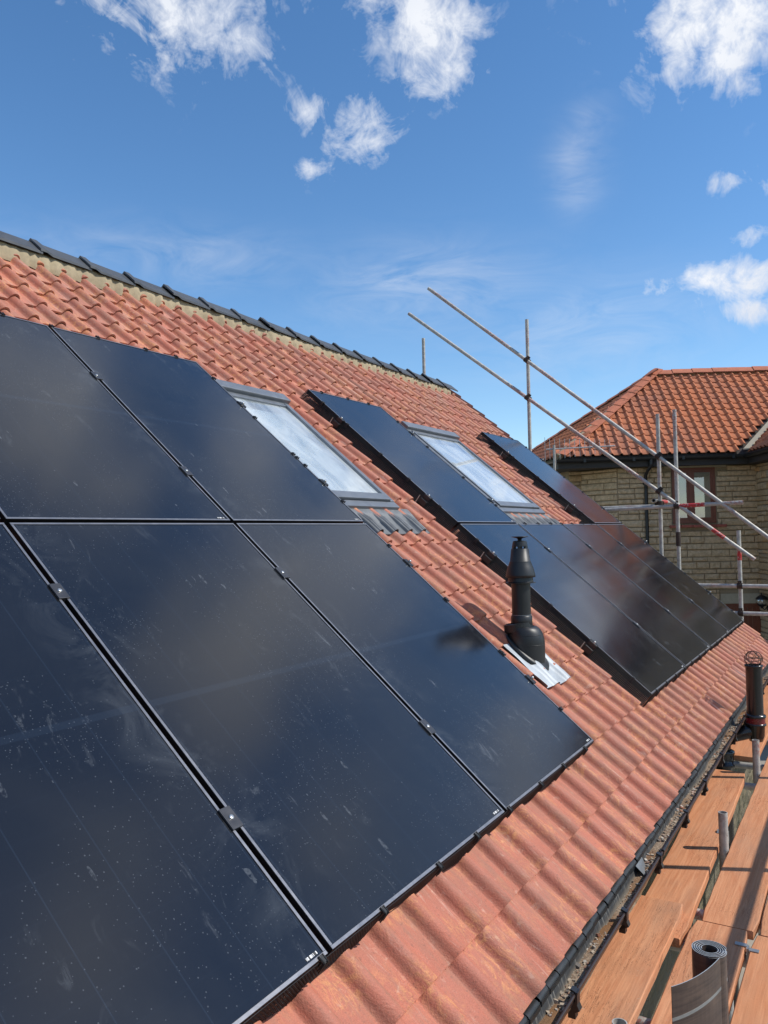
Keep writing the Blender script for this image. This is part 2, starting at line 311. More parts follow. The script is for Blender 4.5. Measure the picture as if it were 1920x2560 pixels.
simple('underlay', (0.045, 0.035, 0.03), 0.9)
simple('hip_clay', (0.46, 0.155, 0.085), 0.75, 0, 0.3, 0.25, 9, 0.2)
simple('wire', (0.03, 0.025, 0.022), 0.6, 0.3)
simple('steel_wire', (0.42, 0.42, 0.42), 0.5, 0.7)
simple('room_dark', (0.05, 0.048, 0.045), 0.9)
def mat_grit():
    t = NT('grit'); rnd = t.island()
    cr = t.n('ShaderNodeValToRGB'); t.l(rnd, cr.inputs[0]); e = cr.color_ramp.elements
    e[0].color = (0.34, 0.27, 0.20, 1); e[1].color = (0.08, 0.07, 0.065, 1)
    for p, c in ((.35, (.44, .36, .27, 1)), (.55, (.30, .13, .08, 1)), (.7, (.5, .45, .38, 1))): x = e.new(p); x.color = c
    M['grit'] = t.done(t.bsdf(cr.outputs[0], 0.95, 0, 0.1))
mat_grit()
def mat_silt():
    t = NT('silt'); v = t.coord('World'); n = t.noise(v, 90, 4, 0.7); a = t.noise(v, 2.2, 3)
    c = t.mix(t.ramp(n, 0.35, 0.65), (0.36, 0.28, 0.20), (0.16, 0.11, 0.075)); c = t.mix(t.ramp(a, 0.45, 0.6), c, (0.20, 0.105, 0.05))
    M['silt'] = t.done(t.bsdf(c, 0.95, 0, 0.1, t.bump(n, 0.9, 0.006)))
mat_silt()
def mat_tray():
    t = NT('eaves_tray_felt'); v = t.coord('World'); x, y, z = t.xyz(v)
    gx = t.math('GREATER_THAN', t.math('ABSOLUTE', t.math('SUBTRACT', t.math('FRACT', t.math('DIVIDE', x, 0.047)), 0.5)), 0.475)
    gz = t.math('GREATER_THAN', t.math('ABSOLUTE', t.math('SUBTRACT', t.math('FRACT', t.math('DIVIDE', z, 0.034)), 0.5)), 0.465)
    st = t.noise(t.coord('World', (28, 1, 4)), 2.4, 5, 0.6)
    c = t.mix(t.math('MULTIPLY', t.math('MAXIMUM', gx, gz), 0.5), (0.040, 0.042, 0.043), (0.10, 0.10, 0.095))
    c = t.mix(t.math('MULTIPLY', t.ramp(st, 0.55, 0.72), 0.55), c, (0.36, 0.34, 0.30))
    c = t.mix(t.ramp(z, -0.430, -0.460), c, (0.20, 0.17, 0.13))
    M['tray'] = t.done(t.bsdf(c, 0.55, 0, 0.4))
mat_tray()
def mat_lead_roll():
    t = NT('lead_flashing_backing'); v = t.coord('Object'); st = t.noise(t.coord('Object', (3, 3, 60), (0.0, 0.22, 0)), 2.0, 5, 0.7, 0.4)
    c = t.mix(t.ramp(st, 0.35, 0.7), (0.115, 0.080, 0.066), (0.055, 0.040, 0.036))
    c = t.mix(t.math('MULTIPLY', t.ramp(t.noise(v, 9, 4), 0.5, 0.7), 0.5), c, (0.20, 0.135, 0.10))
    M['lead_back'] = t.done(t.bsdf(c, 0.38, 0.35, 0.5, t.bump(st, 0.25, 0.002)))
mat_lead_roll()
def mat_window_glass(name, dust_sheen, smooth=0.02, least=0.0):
    t = NT(name); fr = t.n('ShaderNodeFresnel'); fr.inputs[0].default_value = 1.52
    gl = t.n('ShaderNodeBsdfGlossy'); gl.inputs['Roughness'].default_value = smooth; gl.inputs['Color'].default_value = (0.95, 0.97, 1, 1)
    tr = t.n('ShaderNodeBsdfTransparent'); tr.inputs[0].default_value = (0.86, 0.90, 0.91, 1)
    f2 = t.math('MULTIPLY', t.math('MAXIMUM', t.math('MULTIPLY', fr.outputs[0], 1.9), least), t.math('SUBTRACT', 1.0, t.n('ShaderNodeNewGeometry').outputs['Backfacing']), clamp=True)
    a = t.n('ShaderNodeMixShader'); t.l(f2, a.inputs[0]); t.l(tr.outputs[0], a.inputs[1]); t.l(gl.outputs[0], a.inputs[2])
    d = t.n('ShaderNodeBsdfDiffuse'); d.inputs[0].default_value = (0.58, 0.62, 0.64, 1)  # pale dust, thickened so it also imitates bright cloud reflected in the roof glass
    v = roof_coord(t, (2.2, 1.0, 1)); s = t.noise(v, 2.0, 6, 0.6, 0.8); fac = t.math('MULTIPLY', t.ramp(s, 0.15, 0.75), dust_sheen)
    b = t.n('ShaderNodeMixShader'); t.l(fac, b.inputs[0]); t.l(a.outputs[0], b.inputs[1]); t.l(d.outputs[0], b.inputs[2])
    M[name] = t.done(b.outputs[0])
mat_window_glass('roof_glass', 0.62); mat_window_glass('pane_glass', 0.03, least=0.25)
def mat_barcode():
    t = NT('barcode_print'); x, y, z = t.xyz(t.coord('Object')); n = t.n('ShaderNodeTexWhiteNoise', noise_dimensions='1D')
    t.l(t.math('FLOOR', t.math('MULTIPLY', x, 620)), n.inputs['W']); bar = t.math('GREATER_THAN', n.outputs['Value'], 0.5)
    up_ = t.math('GREATER_THAN', y, 0.0); m = t.math('MULTIPLY', bar, 1.0)
    c = t.mix(m, (0.75, 0.75, 0.74), (0.03, 0.03, 0.03)); M['barcode'] = t.done(t.bsdf(c, 0.5))
mat_barcode()
def mat_ground():
    t = NT('grass_ground'); v = t.coord('World'); n = t.noise(v, 0.4, 5); n2 = t.noise(v, 22, 5, 0.7)
    c = t.mix(t.ramp(n, 0.35, 0.65), (0.05, 0.085, 0.02), (0.085, 0.10, 0.035)); c = t.mix(t.math('MULTIPLY', t.ramp(n2, 0.4, 0.7), 0.6), c, (0.03, 0.05, 0.015))
    M['grass'] = t.done(t.bsdf(c, 0.95, 0, 0.1, t.bump(n2, 0.6, 0.05)))
    t = NT('paving'); v = t.coord('World'); n = t.noise(v, 25, 5, 0.7); n2 = t.noise(v, 1.2, 3)
    c = t.mix(t.ramp(n2, 0.3, 0.7), (0.40, 0.36, 0.30), (0.32, 0.29, 0.24)); c = t.mix(t.math('MULTIPLY', n, 0.4), c, (0.22, 0.20, 0.17))
    M['paving'] = t.done(t.bsdf(c, 0.95, 0, 0.1, t.bump(n, 0.4, 0.01)))
    t = NT('rubble_wall'); v = t.coord('World', (1, 1, 2.0)); vo = t.vor(v, 6.5); cx = t.xyz(vo.outputs['Color']); n = t.noise(t.coord('World'), 30, 5, 0.7)
    c = t.mix(cx[0], (0.21, 0.175, 0.12), (0.14, 0.125, 0.09)); c = t.mix(t.math('MULTIPLY', t.ramp(t.noise(t.coord('World'), 3, 4), 0.4, 0.6), 0.3), c, (0.09, 0.10, 0.05))
    M['rubble'] = t.done(t.bsdf(c, 0.95, 0, 0.1, t.bump(t.math('ADD', n, t.math('MULTIPLY', vo.outputs['Distance'], -1.5)), 1.0, 0.03)))
mat_ground()

# ------------------------------------------------------------------ mesh builder
class MB:
    def __init__(s): s.v = []; s.f = []; s.mi = []; s.sm = []
    def add(s, vs, fs, mi=0, sm=False):
        o = len(s.v); s.v += [tuple(x) for x in vs]
        for f in fs: s.f.append(tuple(i + o for i in f)); s.mi.append(mi); s.sm.append(sm)
    def box(s, a, b, mi=0, bev=0.0):
        x0, y0, z0 = a; x1, y1, z1 = b
        if bev <= 0:
            s.add([(x0, y0, z0), (x1, y0, z0), (x1, y1, z0), (x0, y1, z0), (x0, y0, z1), (x1, y0, z1), (x1, y1, z1), (x0, y1, z1)],
                  [(3, 2, 1, 0), (4, 5, 6, 7), (0, 1, 5, 4), (1, 2, 6, 5), (2, 3, 7, 6), (3, 0, 4, 7)], mi); return
        bm = bmesh.new(); bmesh.ops.create_cube(bm, size=1.0)
        for v in bm.verts: v.co = Vector(((x0 + x1) / 2 + v.co.x * (x1 - x0), (y0 + y1) / 2 + v.co.y * (y1 - y0), (z0 + z1) / 2 + v.co.z * (z1 - z0)))
        bmesh.ops.bevel(bm, geom=list(bm.edges), offset=bev, segments=2, profile=0.5, affect='EDGES')
        bm.verts.index_update(); s.add([v.co[:] for v in bm.verts], [[v.index for v in f.verts] for f in bm.faces], mi); bm.free()
    def obox(s, c, ax, ay, az, mi=0):
        c = Vector(c); vs = [c + ax * i + ay * j + az * k for k in (-1, 1) for i, j in ((-1, -1), (1, -1), (1, 1), (-1, 1))]
        s.add(vs, [(3, 2, 1, 0), (4, 5, 6, 7), (0, 1, 5, 4), (1, 2, 6, 5), (2, 3, 7, 6), (3, 0, 4, 7)], mi)
    def tube(s, pts, r, seg=8, mi=0, cap=True, inner=None):
        pts = [Vector(p) for p in pts]; rs = r if isinstance(r, (list, tuple)) else [r] * len(pts); vs = []; prev = None
        for i, p in enumerate(pts):
            d = (pts[min(i + 1, len(pts) - 1)] - pts[max(i - 1, 0)]).normalized()
            if prev is None:
                h = Vector((0, 0, 1)) if abs(d.z) < 0.9 else Vector((1, 0, 0)); a = d.cross(h).normalized()
            else: a = (prev - d * prev.dot(d)).normalized()
            prev = a; b = d.cross(a)
            for k in range(seg):
                t = 2 * PI * k / seg; vs.append(p + (a * math.cos(t) + b * math.sin(t)) * rs[i])
        fs = []
        for i in range(len(pts) - 1):
            for k in range(seg):
                k2 = (k + 1) % seg; fs.append((i * seg + k, i * seg + k2, (i + 1) * seg + k2, (i + 1) * seg + k))
        s.add(vs, fs, mi, True)
        if cap:
            n = len(pts) - 1
            s.add(vs[:seg], [tuple(range(seg))[::-1]], mi); s.add(vs[n * seg:], [tuple(range(seg))], mi)
    def hollow(s, a, b, r, wall=0.004, seg=16, mi=0):      # open tube with a wall
        a, b = Vector(a), Vector(b); d = (b - a).normalized(); h = Vector((0, 0, 1)) if abs(d.z) < 0.9 else Vector((1, 0, 0)); x = d.cross(h).normalized(); y = d.cross(x)
        vs = []
        for p, rr in ((a, r), (b, r), (b, r - wall), (a, r - wall)):
            for k in range(seg): t = 2 * PI * k / seg; vs.append(p + (x * math.cos(t) + y * math.sin(t)) * rr)
        fs = [(i * seg + k, i * seg + (k + 1) % seg, ((i + 1) % 4) * seg + (k + 1) % seg, ((i + 1) % 4) * seg + k) for i in range(4) for k in range(seg)]
        for i in (0, 2): s.add(vs, fs[i * seg:(i + 1) * seg], mi, True)
        for i in (1, 3): s.add(vs, fs[i * seg:(i + 1) * seg], mi)
    def lathe(s, prof, c=(0, 0, 0), seg=28, mi=0, sm=True):
        vs = [(c[0] + r * math.cos(2 * PI * k / seg), c[1] + r * math.sin(2 * PI * k / seg), c[2] + z) for r, z in prof for k in range(seg)]
        fs = [(i * seg + k, i * seg + (k + 1) % seg, (i + 1) * seg + (k + 1) % seg, (i + 1) * seg + k) for i in range(len(prof) - 1) for k in range(seg)]
        s.add(vs, fs, mi, sm)
    def grid(s, fn, nu, nv, mi=0, sm=True, flip=False):
        vs = [fn(i / nu, j / nv) for j in range(nv + 1) for i in range(nu + 1)]
        q = lambda i, j: j * (nu + 1) + i
        fs = [(q(i, j), q(i + 1, j), q(i + 1, j + 1), q(i, j + 1)) for j in range(nv) for i in range(nu)]
        if flip: fs = [f[::-1] for f in fs]
        s.add(vs, fs, mi, sm)
    def mesh(s, name, mats):
        me = bpy.data.meshes.new(name); me.from_pydata(s.v, [], s.f); me.update()
        for m in (mats if isinstance(mats, (list, tuple)) else [mats]): me.materials.append(M[m] if isinstance(m, str) else m)
        me.polygons.foreach_set('material_index', s.mi); me.polygons.foreach_set('use_smooth', s.sm); me.update(); return me
    def build(s, name, mats, parent=None, **props):
        return link(name, s.mesh(name, mats), parent, **props)
def link(name, data, parent=None, label=None, cat=None, group=None, kind=None, loc=None, rot=None, scale=None):
    o = bpy.data.objects.new(name, data); col.objects.link(o)
    if parent is not None: o.parent = parent
    if label: o['label'] = label
    if cat: o['category'] = cat
    if group: o['group'] = group
    if kind: o['kind'] = kind
    if loc is not None: o.location = loc
    if rot is not None: o.rotation_euler = rot
    if scale is not None: o.scale = scale
    return o
def thing(name, label, cat, loc=(0, 0, 0), rot=(0, 0, 0), group=None):
    return link(name, None, None, label, cat, group, None, loc, rot)
def R(u, v, s=0.0):
    return Vector((u, v * math.cos(TH) - s * math.sin(TH), v * math.sin(TH) + s * math.cos(TH)))
ROOFROT = (TH, 0, 0)
U, V, N = Vector((1, 0, 0)), R(0, 1, 0), R(0, 0, 1)
GZ = -2.60                                     # ground level

# ------------------------------------------------------------------ ground
m = MB(); m.add([(-400, -400, GZ), (400, -400, GZ), (400, 400, GZ), (-400, 400, GZ)], [(0, 1, 2, 3)])
m.build('ground', 'grass', kind='structure')
m = MB(); m.add([(-9, -22, GZ + .004), (30, -22, GZ + .004), (30, 24, GZ + .004), (-9, 24, GZ + .004)], [(0, 1, 2, 3)])
m.build('paved_yard', 'paving', kind='structure')

# ------------------------------------------------------------------ the house that carries the panels
TW, GAUGE, V0, NC = 0.186, 0.2335, -0.457, 23
UR = 6.25; NCOL = 57; UL = UR - NCOL * TW
S_TAIL, S_DROP, T_TH = -0.105, 0.0205, 0.0145
RH = 0.040
def prof(t):           # height of the tile across its width: pan, then a roll
    x = t * TW; c = 0.147; hw = 0.037
    d = abs(x - c) / hw
    z = RH * (1 - d * d) ** 0.62 if d < 1 else 0.0
    return z + 0.0035 * max(0, (x / TW) - 0.1)
def tile_mesh(name, mat, w=0.1845, ln=0.292, n=26):
    m = MB(); xs = [i / n for i in range(n + 1)]; tp = []
    rd = 0.0025
    for y, dz in ((0.0, -rd), (rd, 0.0), (ln, -S_DROP * (ln / GAUGE))):
        for t in xs: tp.append((t * w, y, prof(t) + dz))
    k = n + 1
    m.add(tp, [(j * k + i, j * k + i + 1, (j + 1) * k + i + 1, (j + 1) * k + i) for j in range(2) for i in range(n)], 0, True)
    fr = [(t * w, 0.0, prof(t) - rd) for t in xs] + [(t * w, 0.0, prof(t) - T_TH) for t in xs]
    m.add(fr, [(i + 1, i, k + i, k + i + 1) for i in range(n)])
    lf = [(0, 0, prof(0) - rd), (0, ln, prof(0) - S_DROP * ln / GAUGE), (0, ln, prof(0) - S_DROP * ln / GAUGE - T_TH), (0, 0, prof(0) - T_TH)]
    m.add(lf, [(0, 1, 2, 3)])
    m.add([(w, a[1], a[2] - prof(0) + prof(1)) for a in lf], [(3, 2, 1, 0)])
    for tx in (0.16, 0.5):                       # nibs under the front lip
        m.box((tx * w, -0.001, -T_TH - 0.005), (tx * w + 0.012, 0.010, -T_TH))
    return m.mesh(name, mat)
tile_me = tile_mesh('roof_tile', 'tile')

house = thing('tiled_house', 'stone house whose orange clay tiled roof carries the black solar panels', 'house', (0, 0, GZ))
def P(o, par=None):      # keep world placement for geometry written in world coordinates under an Empty at GZ
    o.location = Vector(o.location) - Vector((0, 0, GZ)); return o
V_RIDGE = 4.86; APEX = R(0, V_RIDGE, -0.17)
# roof decks (front and back) and walls
m = MB()
a0, a1 = R(UL + .02, V0 + 0.03, -0.165), R(UR - .03, V0 + 0.03, -0.165)
b0, b1 = R(UL + .02, V_RIDGE, -0.165), R(UR - .03, V_RIDGE, -0.165)
yb = 2 * b0.y - a0.y
c0, c1 = Vector((a0.x, yb, a0.z)), Vector((a1.x, yb, a1.z)); dz = Vector((0, 0, -0.05))
m.add([a0, a1, b1, b0, c0, c1], [(0, 1, 2, 3), (3, 2, 5, 4)])
m.add([a0 + dz, a1 + dz, b1 + dz, b0 + dz, c0 + dz, c1 + dz], [(3, 2, 1, 0), (4, 5, 2, 3)])
m.add([a0, b0, c0, c0 + dz, b0 + dz, a0 + dz, a1, b1, c1, c1 + dz, b1 + dz, a1 + dz], [(0, 5, 4, 1), (1, 4, 3, 2), (6, 7, 10, 11), (7, 8, 9, 10), (0, 6, 11, 5), (8, 2, 3, 9)])
roof = P(m.build('roof', 'underlay', house))
m = MB()
wy0, wy1, wx0, wx1 = -0.06, yb - 0.22, UL + 0.12, UR - 0.14
zt = (wy0 - a0.y) * math.tan(TH) + a0.z - 0.06; pk = b0.z - 0.07
m.add([(wx0, wy0, GZ), (wx1, wy0, GZ), (wx1, wy1, GZ), (wx0, wy1, GZ), (wx0, wy0, zt), (wx1, wy0, zt), (wx1, wy1, zt), (wx0, wy1, zt), (wx0, b0.y, pk), (wx1, b0.y, pk)],
      [(0, 1, 5, 4), (1, 2, 6, 9, 5), (2, 3, 7, 6), (3, 0, 4, 8, 7), (3, 2, 1, 0)])
P(m.build('wall', 'rubble', house))
m = MB(); m.box((UL + .03, -0.235, -0.56), (UR - .03, -0.215, -0.40)); m.box((UL + .03, -0.215, -0.56), (UR - .03, -0.06, -0.548))
P(m.build('fascia', 'fascia', house))

# solar array layout (u, v of each panel's lower corner)
PW, PH, GAP = 1.134, 1.728, 0.020
D2 = 1.2748
PANELS = []
for ci in range(3):
    for ri in range(2): PANELS.append(('A', ci, ri, -(3 - ci) * PW - (2 - ci) * GAP, ri * (PH + GAP)))
for ci in range(4): PANELS.append(('B', ci, 0, D2 + ci * (PW + GAP), 0.0))
PANELS.append(('B', 0, 1, D2, PH + GAP)); PANELS.append(('B', 3, 1, D2 + 3 * (PW + GAP), PH + GAP))
WINDOWS = [(0.03, 0.80), (2.63, 3.745)]; WV0, WV1 = 1.975, 3.30
def covered(u, v):
    for _, _, _, pu, pv in PANELS:
        if pu + 0.02 < u < pu + PW - 0.12 and pv + 0.05 < v < pv + PH - 0.10: return True
    return False
near, far = [], []
for k in range(NC):
    for c in range(NCOL):
        u = UL + c * TW; v = V0 + k * GAUGE
        if any(a - 0.03 < u and u + TW < b + 0.05 and WV0 < v and v + GAUGE < WV1 + .06 for a, b in WINDOWS): continue
        ctr = R(u + TW / 2, v + GAUGE / 2, -0.1); px, py, z = project(ctr)
        vis = (-40 < px < 1960 and -40 < py < 2600 and z > 0 and not covered(u + TW / 2, v + GAUGE / 2))
        (near if vis else far).append((z, u, v))
near.sort(); far += near[300:]; near = near[:300]
def tile_tf(u, v):
    j = random.Random(int((u + 50) * 1000) * 7919 + int((v + 5) * 1000))
    loc = R(u + j.uniform(-.0012, .0012), v + j.uniform(-.003, .003), S_TAIL + j.uniform(-.0008, .0015))
    return loc, (TH + j.uniform(-.006, .006), j.uniform(-.004, .004), j.uniform(-.006, .006))
for z, u, v in near:
    loc, rot = tile_tf(u, v); link('roof_tile', tile_me, roof, loc=loc, rot=rot)
from mathutils import Euler
def joined(tfs, me, name, mat, parent):
    vs, fs, sm = [], [], []
    src = [v.co.copy() for v in me.vertices]; pf = [tuple(p.vertices) for p in me.polygons]; ps = [p.use_smooth for p in me.polygons]
    for loc, rot in tfs:
        mt = Matrix.Translation(loc) @ Euler(rot).to_matrix().to_4x4(); o = len(vs)
        vs += [(mt @ c)[:] for c in src]; fs += [tuple(i + o for i in f) for f in pf]; sm += ps
    m2 = bpy.data.meshes.new(name); m2.from_pydata(vs, [], fs); m2.materials.append(M[mat]); m2.polygons.foreach_set('use_smooth', sm); m2.update()
    return link(name, m2, parent, kind='stuff')
joined([tile_tf(u, v) for z, u, v in far], tile_me, 'roof_tiles', 'tile', roof)
# back slope: plain corrugated sheet of the same tiles, one piece (never in view)
m = MB()
def backfn(i, j):
    x = UL + i * (UR - UL); t = ((x - UL) / TW) % 1.0
    y = b0.y + 0.02 + j * (yb - b0.y); z = b0.z + 0.05 - j * (yb - b0.y) * math.tan(TH) + prof(t)
    return (x, y, z)
m.grid(backfn, NCOL * 8, 2, flip=False); m.build('back_slope_tiles', 'tile', roof, kind='stuff')

# ridge: mortar bed and dark angle ridge tiles with a raised collar
m = MB()
rr = random.Random(3)
js = [rr.uniform(-.009, .009) for _ in range(400)]
def bed(i, j):
    u = UL + 0.02 + i * (UR - 0.36 - UL); k = int(i * 380)
    v = 4.665 + js[k] * 1.8 + j * 0.13; s = -0.100 + 0.068 * min(1, j * 1.9) + js[k + 7] * 0.4
    if j == 0: s = -0.115
    return R(u, v, s)
m.grid(bed, 380, 6); e_ = R(0, 0, 0)
m.obox(R((UL + UR - .34) / 2, 4.80, -0.11), U * ((UR - .36 - UL) / 2), V * 0.06, N * 0.05)
P_ridge = m.build('mortar_bed', 'mortar', roof)
RL = 0.412
def ridge_mesh():
    m = MB(); th = 0.014; arm = 0.145
    def sect(x, lift, w):         # section points in (y,z) about the apex, front leg follows the roof pitch
        c, s = math.cos(TH), math.sin(TH); out = []
        for side in (-1, 1):
            for t in ((1.0, 0.0) if side < 0 else (1.0,)): out.append((x, side * c * (arm + w) * t, -s * (arm + w) * t * 0.97 + lift))
        return out[:1] + [(x, 0, lift)] + out[2:]
    def shell(x0, l0, x1, l1, w0, w1):
        a, b = sect(x0, l0, w0), sect(x1, l1, w1); lo = [(p[0], p[1], p[2] - th * 1.2) for p in a]; lo2 = [(p[0], p[1], p[2] - th * 1.2) for p in b]
        m.add(a + b + lo + lo2, [(0, 3, 4, 1), (1, 4, 5, 2), (6, 7, 10, 9), (7, 8, 11, 10), (0, 1, 7, 6), (1, 2, 8, 7), (3, 9, 10, 4), (4, 10, 11, 5), (0, 6, 9, 3), (2, 5, 11, 8)])
    shell(0.0, 0.024, 0.050, 0.024, 0.008, 0.008); shell(0.050, 0.024, 0.10, 0.004, 0.008, 0.0); shell(0.10, 0.004, RL + 0.02, -0.004, 0, -0.004)
    return m.mesh('ridge_tile', 'ridge_clay')
rme = ridge_mesh()
ridge_u0 = -0.5185; apexz = R(0, 4.875, 0.0)
k = -9
while True:
    u = ridge_u0 + k * RL + 0.02; k += 1
    if u < UL: continue
    if u + RL > UR - 0.02: break
    link('ridge_tile', rme, roof, loc=(u, apexz.y, apexz.z - 0.012 + random.uniform(-.007, .007)), rot=(random.uniform(-.012, .012), random.uniform(-.010, .010), random.uniform(-.014, .014)))
# verge undercloak along the gable
m = MB(); m.obox(R(UR - 0.02, (V0 + V_RIDGE) / 2 + .02, -0.150), U * 0.022, V * ((V_RIDGE - V0) / 2 - .02), N * 0.024)
m.build('verge_mortar', 'mortar', roof)
# eaves: felt tray and black comb pieces
m = MB(); yf = -0.291
def trayfn(i, j):
    x = UL + i * (UR - .02 - UL); wv = 0.004 * math.sin(x * 9.1) + 0.003 * math.sin(x * 23)
    return (x, -0.286 - 0.018 * j + wv * j, -0.398 - 0.062 * j)
m.grid(trayfn, 160, 3, flip=True); eav = P(m.build('eaves_tray', 'tray', house))
cm = MB(); cl = 0.0905
for j in range(8):
    pass
def combfn(i, j):
    a = -0.35 + j * 2.1
    return (i * cl, -0.272 - 0.020 * math.sin(a), -0.4000 + 0.0165 * math.cos(a) - 0.002 * abs(i - .5))
cm.grid(combfn, 4, 8, flip=True); cm.box((0, -0.2945, -0.412), (cl, -0.2905, -0.396))
cme = cm.mesh('comb_piece', 'comb_plastic'); x = UL + .05; i = 0
while x < UR - .1:
    px, py, z = project(Vector((x, -.29, -.37)))
    if z > 0.3: link('comb_piece', cme, eav, loc=(x, random.uniform(-.002, .002), random.uniform(-.003, .002)), rot=(0, random.uniform(-.02, .02), random.uniform(-.02, .02)))
    x += 0.093
# a torn flap of tray folded into the gutter
m = MB(); fx = on_plane(1590, 2190, 1, -0.30).x
m.grid(lambda i, j: (fx + 0.11 * i + 0.02 * j, -0.300 - 0.035 * j * (1 - .4 * i), -0.40 - 0.045 * j - 0.02 * i * j), 4, 4, flip=True)
m.build('torn_flap', 'lead_pleat', eav)

# ------------------------------------------------------------------ gutter
gut = thing('rain_gutter', 'dark brown half round gutter full of grit along the eaves', 'gutter', (UL, -0.305, -0.415))
m = MB(); gl = UR + 0.05 - UL; gr = 0.057
def gfn(rad):
    return lambda i, j: (i * gl, -rad * math.cos(PI * j), -rad * math.sin(PI * j))
m.grid(gfn(gr), 60, 14, flip=True); m.grid(gfn(gr - .004), 60, 14)
m.tube([(0, -gr + .002, 0.002), (gl, -gr + .002, 0.002)], 0.0055, 6); m.tube([(0, gr - .002, 0.002), (gl, gr - .002, 0.002)], 0.004, 6)
m.build('channel', 'gutter_plastic', gut)
m = MB(); rs = random.Random(5)
bump_ = [rs.uniform(0, 1) for _ in range(900)]
def silt(i, j):
    x = i * gl; a = 0.012 * math.sin(x * 3.1) + 0.010 * math.sin(x * 7.7 + 1); wv = bump_[int(i * 260) * 3 + int(j * 4) % 3]
    return (x, -0.046 + j * 0.092, -0.030 + a * 0.7 + 0.006 * wv - 0.006 * (2 * j - 1) ** 2)
m.grid(silt, 260, 6); m.build('silt', 'silt', gut)
m = MB()
for _ in range(5200):
    x = rs.uniform(0.6, gl); y = rs.uniform(-.040, .030); s_ = rs.choice((.0015, .002, .002, .003, .003, .006)) * rs.uniform(.7, 1.3)
    if abs(((x * 1.3) % 1.0) - .5) < .12 and rs.random() < .8: continue
    z = -0.028 + 0.7 * (0.012 * math.sin(x * 3.1) + 0.010 * math.sin(x * 7.7 + 1)) + s_ * .5
    a = rs.uniform(0, 6.28); ax = Vector((math.cos(a), math.sin(a), rs.uniform(-.4, .4))) * s_; ay = Vector((-math.sin(a), math.cos(a), rs.uniform(-.4, .4))) * s_ * rs.uniform(.5, 1)
    m.obox((x, y, z), ax, ay, Vector((0, 0, s_ * rs.uniform(.4, .8))))
m.build('grit', 'grit', gut, kind='stuff')
bm_ = MB()
bm_.obox((0, -gr - .004, -0.006), Vector((.014, 0, 0)), Vector((0, .0035, 0)), Vector((0, 0, .018)))
bm_.obox((0, -gr + .010, -0.040), Vector((.014, 0, 0)), Vector((0, .018, -.010)), Vector((0, .006, .014)))
bm_.obox((0, -gr + .004, 0.011), Vector((.012, 0, 0)), Vector((0, .012, .004)), Vector((0, -.001, .003)))
bm_.obox((0, -gr + .012, -0.056), Vector((.014, 0, 0)), Vector((0, .012, 0)), Vector((0, 0, .016)))
bme = bm_.mesh('bracket', 'gutter_black'); x = -1.48 - UL - 0.6 * 4
while x < gl - .2:
    if x > .1: link('bracket', bme, gut, loc=(x + random.uniform(-.02, .02), 0, 0))
    x += 0.605
m = MB(); m.grid(lambda i, j: (4.15 - 0.0 + i * 0.1, -(gr + .004) * math.cos(PI * j), -(gr + .004) * math.sin(PI * j)), 2, 14, flip=True); m.tube([(4.15, -gr, .006), (4.25, -gr, .006)], .008, 6)
m.build('union_joint', 'gutter_black', gut)

# ------------------------------------------------------------------ solar panels
FT, FW = 0.035, 0.011       # frame depth, visible face
def panel_meshes():
    m = MB()
    for a, b in (((0, 0), (PW, FW)), ((0, PH - FW), (PW, PH)), ((0, FW), (FW, PH - FW)), ((PW - FW, FW), (PW, PH - FW))):
        m.box((a[0], a[1], -FT), (b[0], b[1], 0.0))
    ts = 0.0007
    for a, b in (((.001, .001), (PW - .001, FW - .001)), ((.001, PH - FW + .001), (PW - .001, PH - .001)), ((.001, FW), (FW - .001, PH - FW)), ((PW - FW + .001, FW), (PW - .001, PH - FW))):
        m.box((a[0], a[1], 0.0003), (b[0], b[1], ts), 1)
    fr = m.mesh('frame', ['frame_black', 'frame_face'])
    m = MB(); m.box((FW, FW, -0.006), (PW - FW, PH - FW, -0.0015)); gl_ = m.mesh('glass', 'panel_glass')
    m = MB(); m.box((FW, FW, -0.012), (PW - FW, PH - FW, -0.0075)); m.box((PW / 2 - .05, PH / 2 - .02, -.026), (PW / 2 + .05, PH / 2 + .02, -.0121)); bk = m.mesh('backsheet', 'black_metal')
    m = MB(); m.box((-.022, -.004, 0), (.022, .004, 0.0005)); bc = m.mesh('barcode_label', 'barcode')
    return fr, gl_, bk, bc
fr_me, gl_me, bk_me, bc_me = panel_meshes()
PL = {('A', 0, 0): 'black solar panel with dried drops at the lower outer end of the block',
      ('A', 0, 1): 'black solar panel at the upper outer end of the six panel block',
      ('A', 1, 0): 'black solar panel in the lower row, second from the roof vent, with hand smears',
      ('A', 1, 1): 'black solar panel under the ridge in the upper row, second from the first roof window',
      ('A', 2, 0): 'black solar panel in the lower row reflecting the roof vent beside it',
      ('A', 2, 1): 'black solar panel in the upper row touching the first roof window',
      ('B', 0, 0): 'black solar panel directly behind the roof vent, with rail ends along its open side',
      ('B', 1, 0): 'black solar panel below the second roof window, second of the lower row behind the vent',
      ('B', 2, 0): 'black solar panel third behind the vent in the lower row, brown house reflected',
      ('B', 3, 0): 'black solar panel at the gable end of the lower row above the stone house',
      ('B', 0, 1): 'single blue black solar panel standing between the two roof windows',
      ('B', 3, 1): 'single black solar panel near the gable above the lower row, beside the second roof window'}
for a, ci, ri, pu, pv in PANELS:
    e = thing('solar_panel', PL[(a, ci, ri)], 'solar panel', R(pu, pv, 0), ROOFROT, 'black solar panels on the roof')
    link('frame', fr_me, e); link('glass', gl_me, e); link('backsheet', bk_me, e)
    link('barcode_label', bc_me, e, loc=(PW - 0.050, 0.019, 0.0))

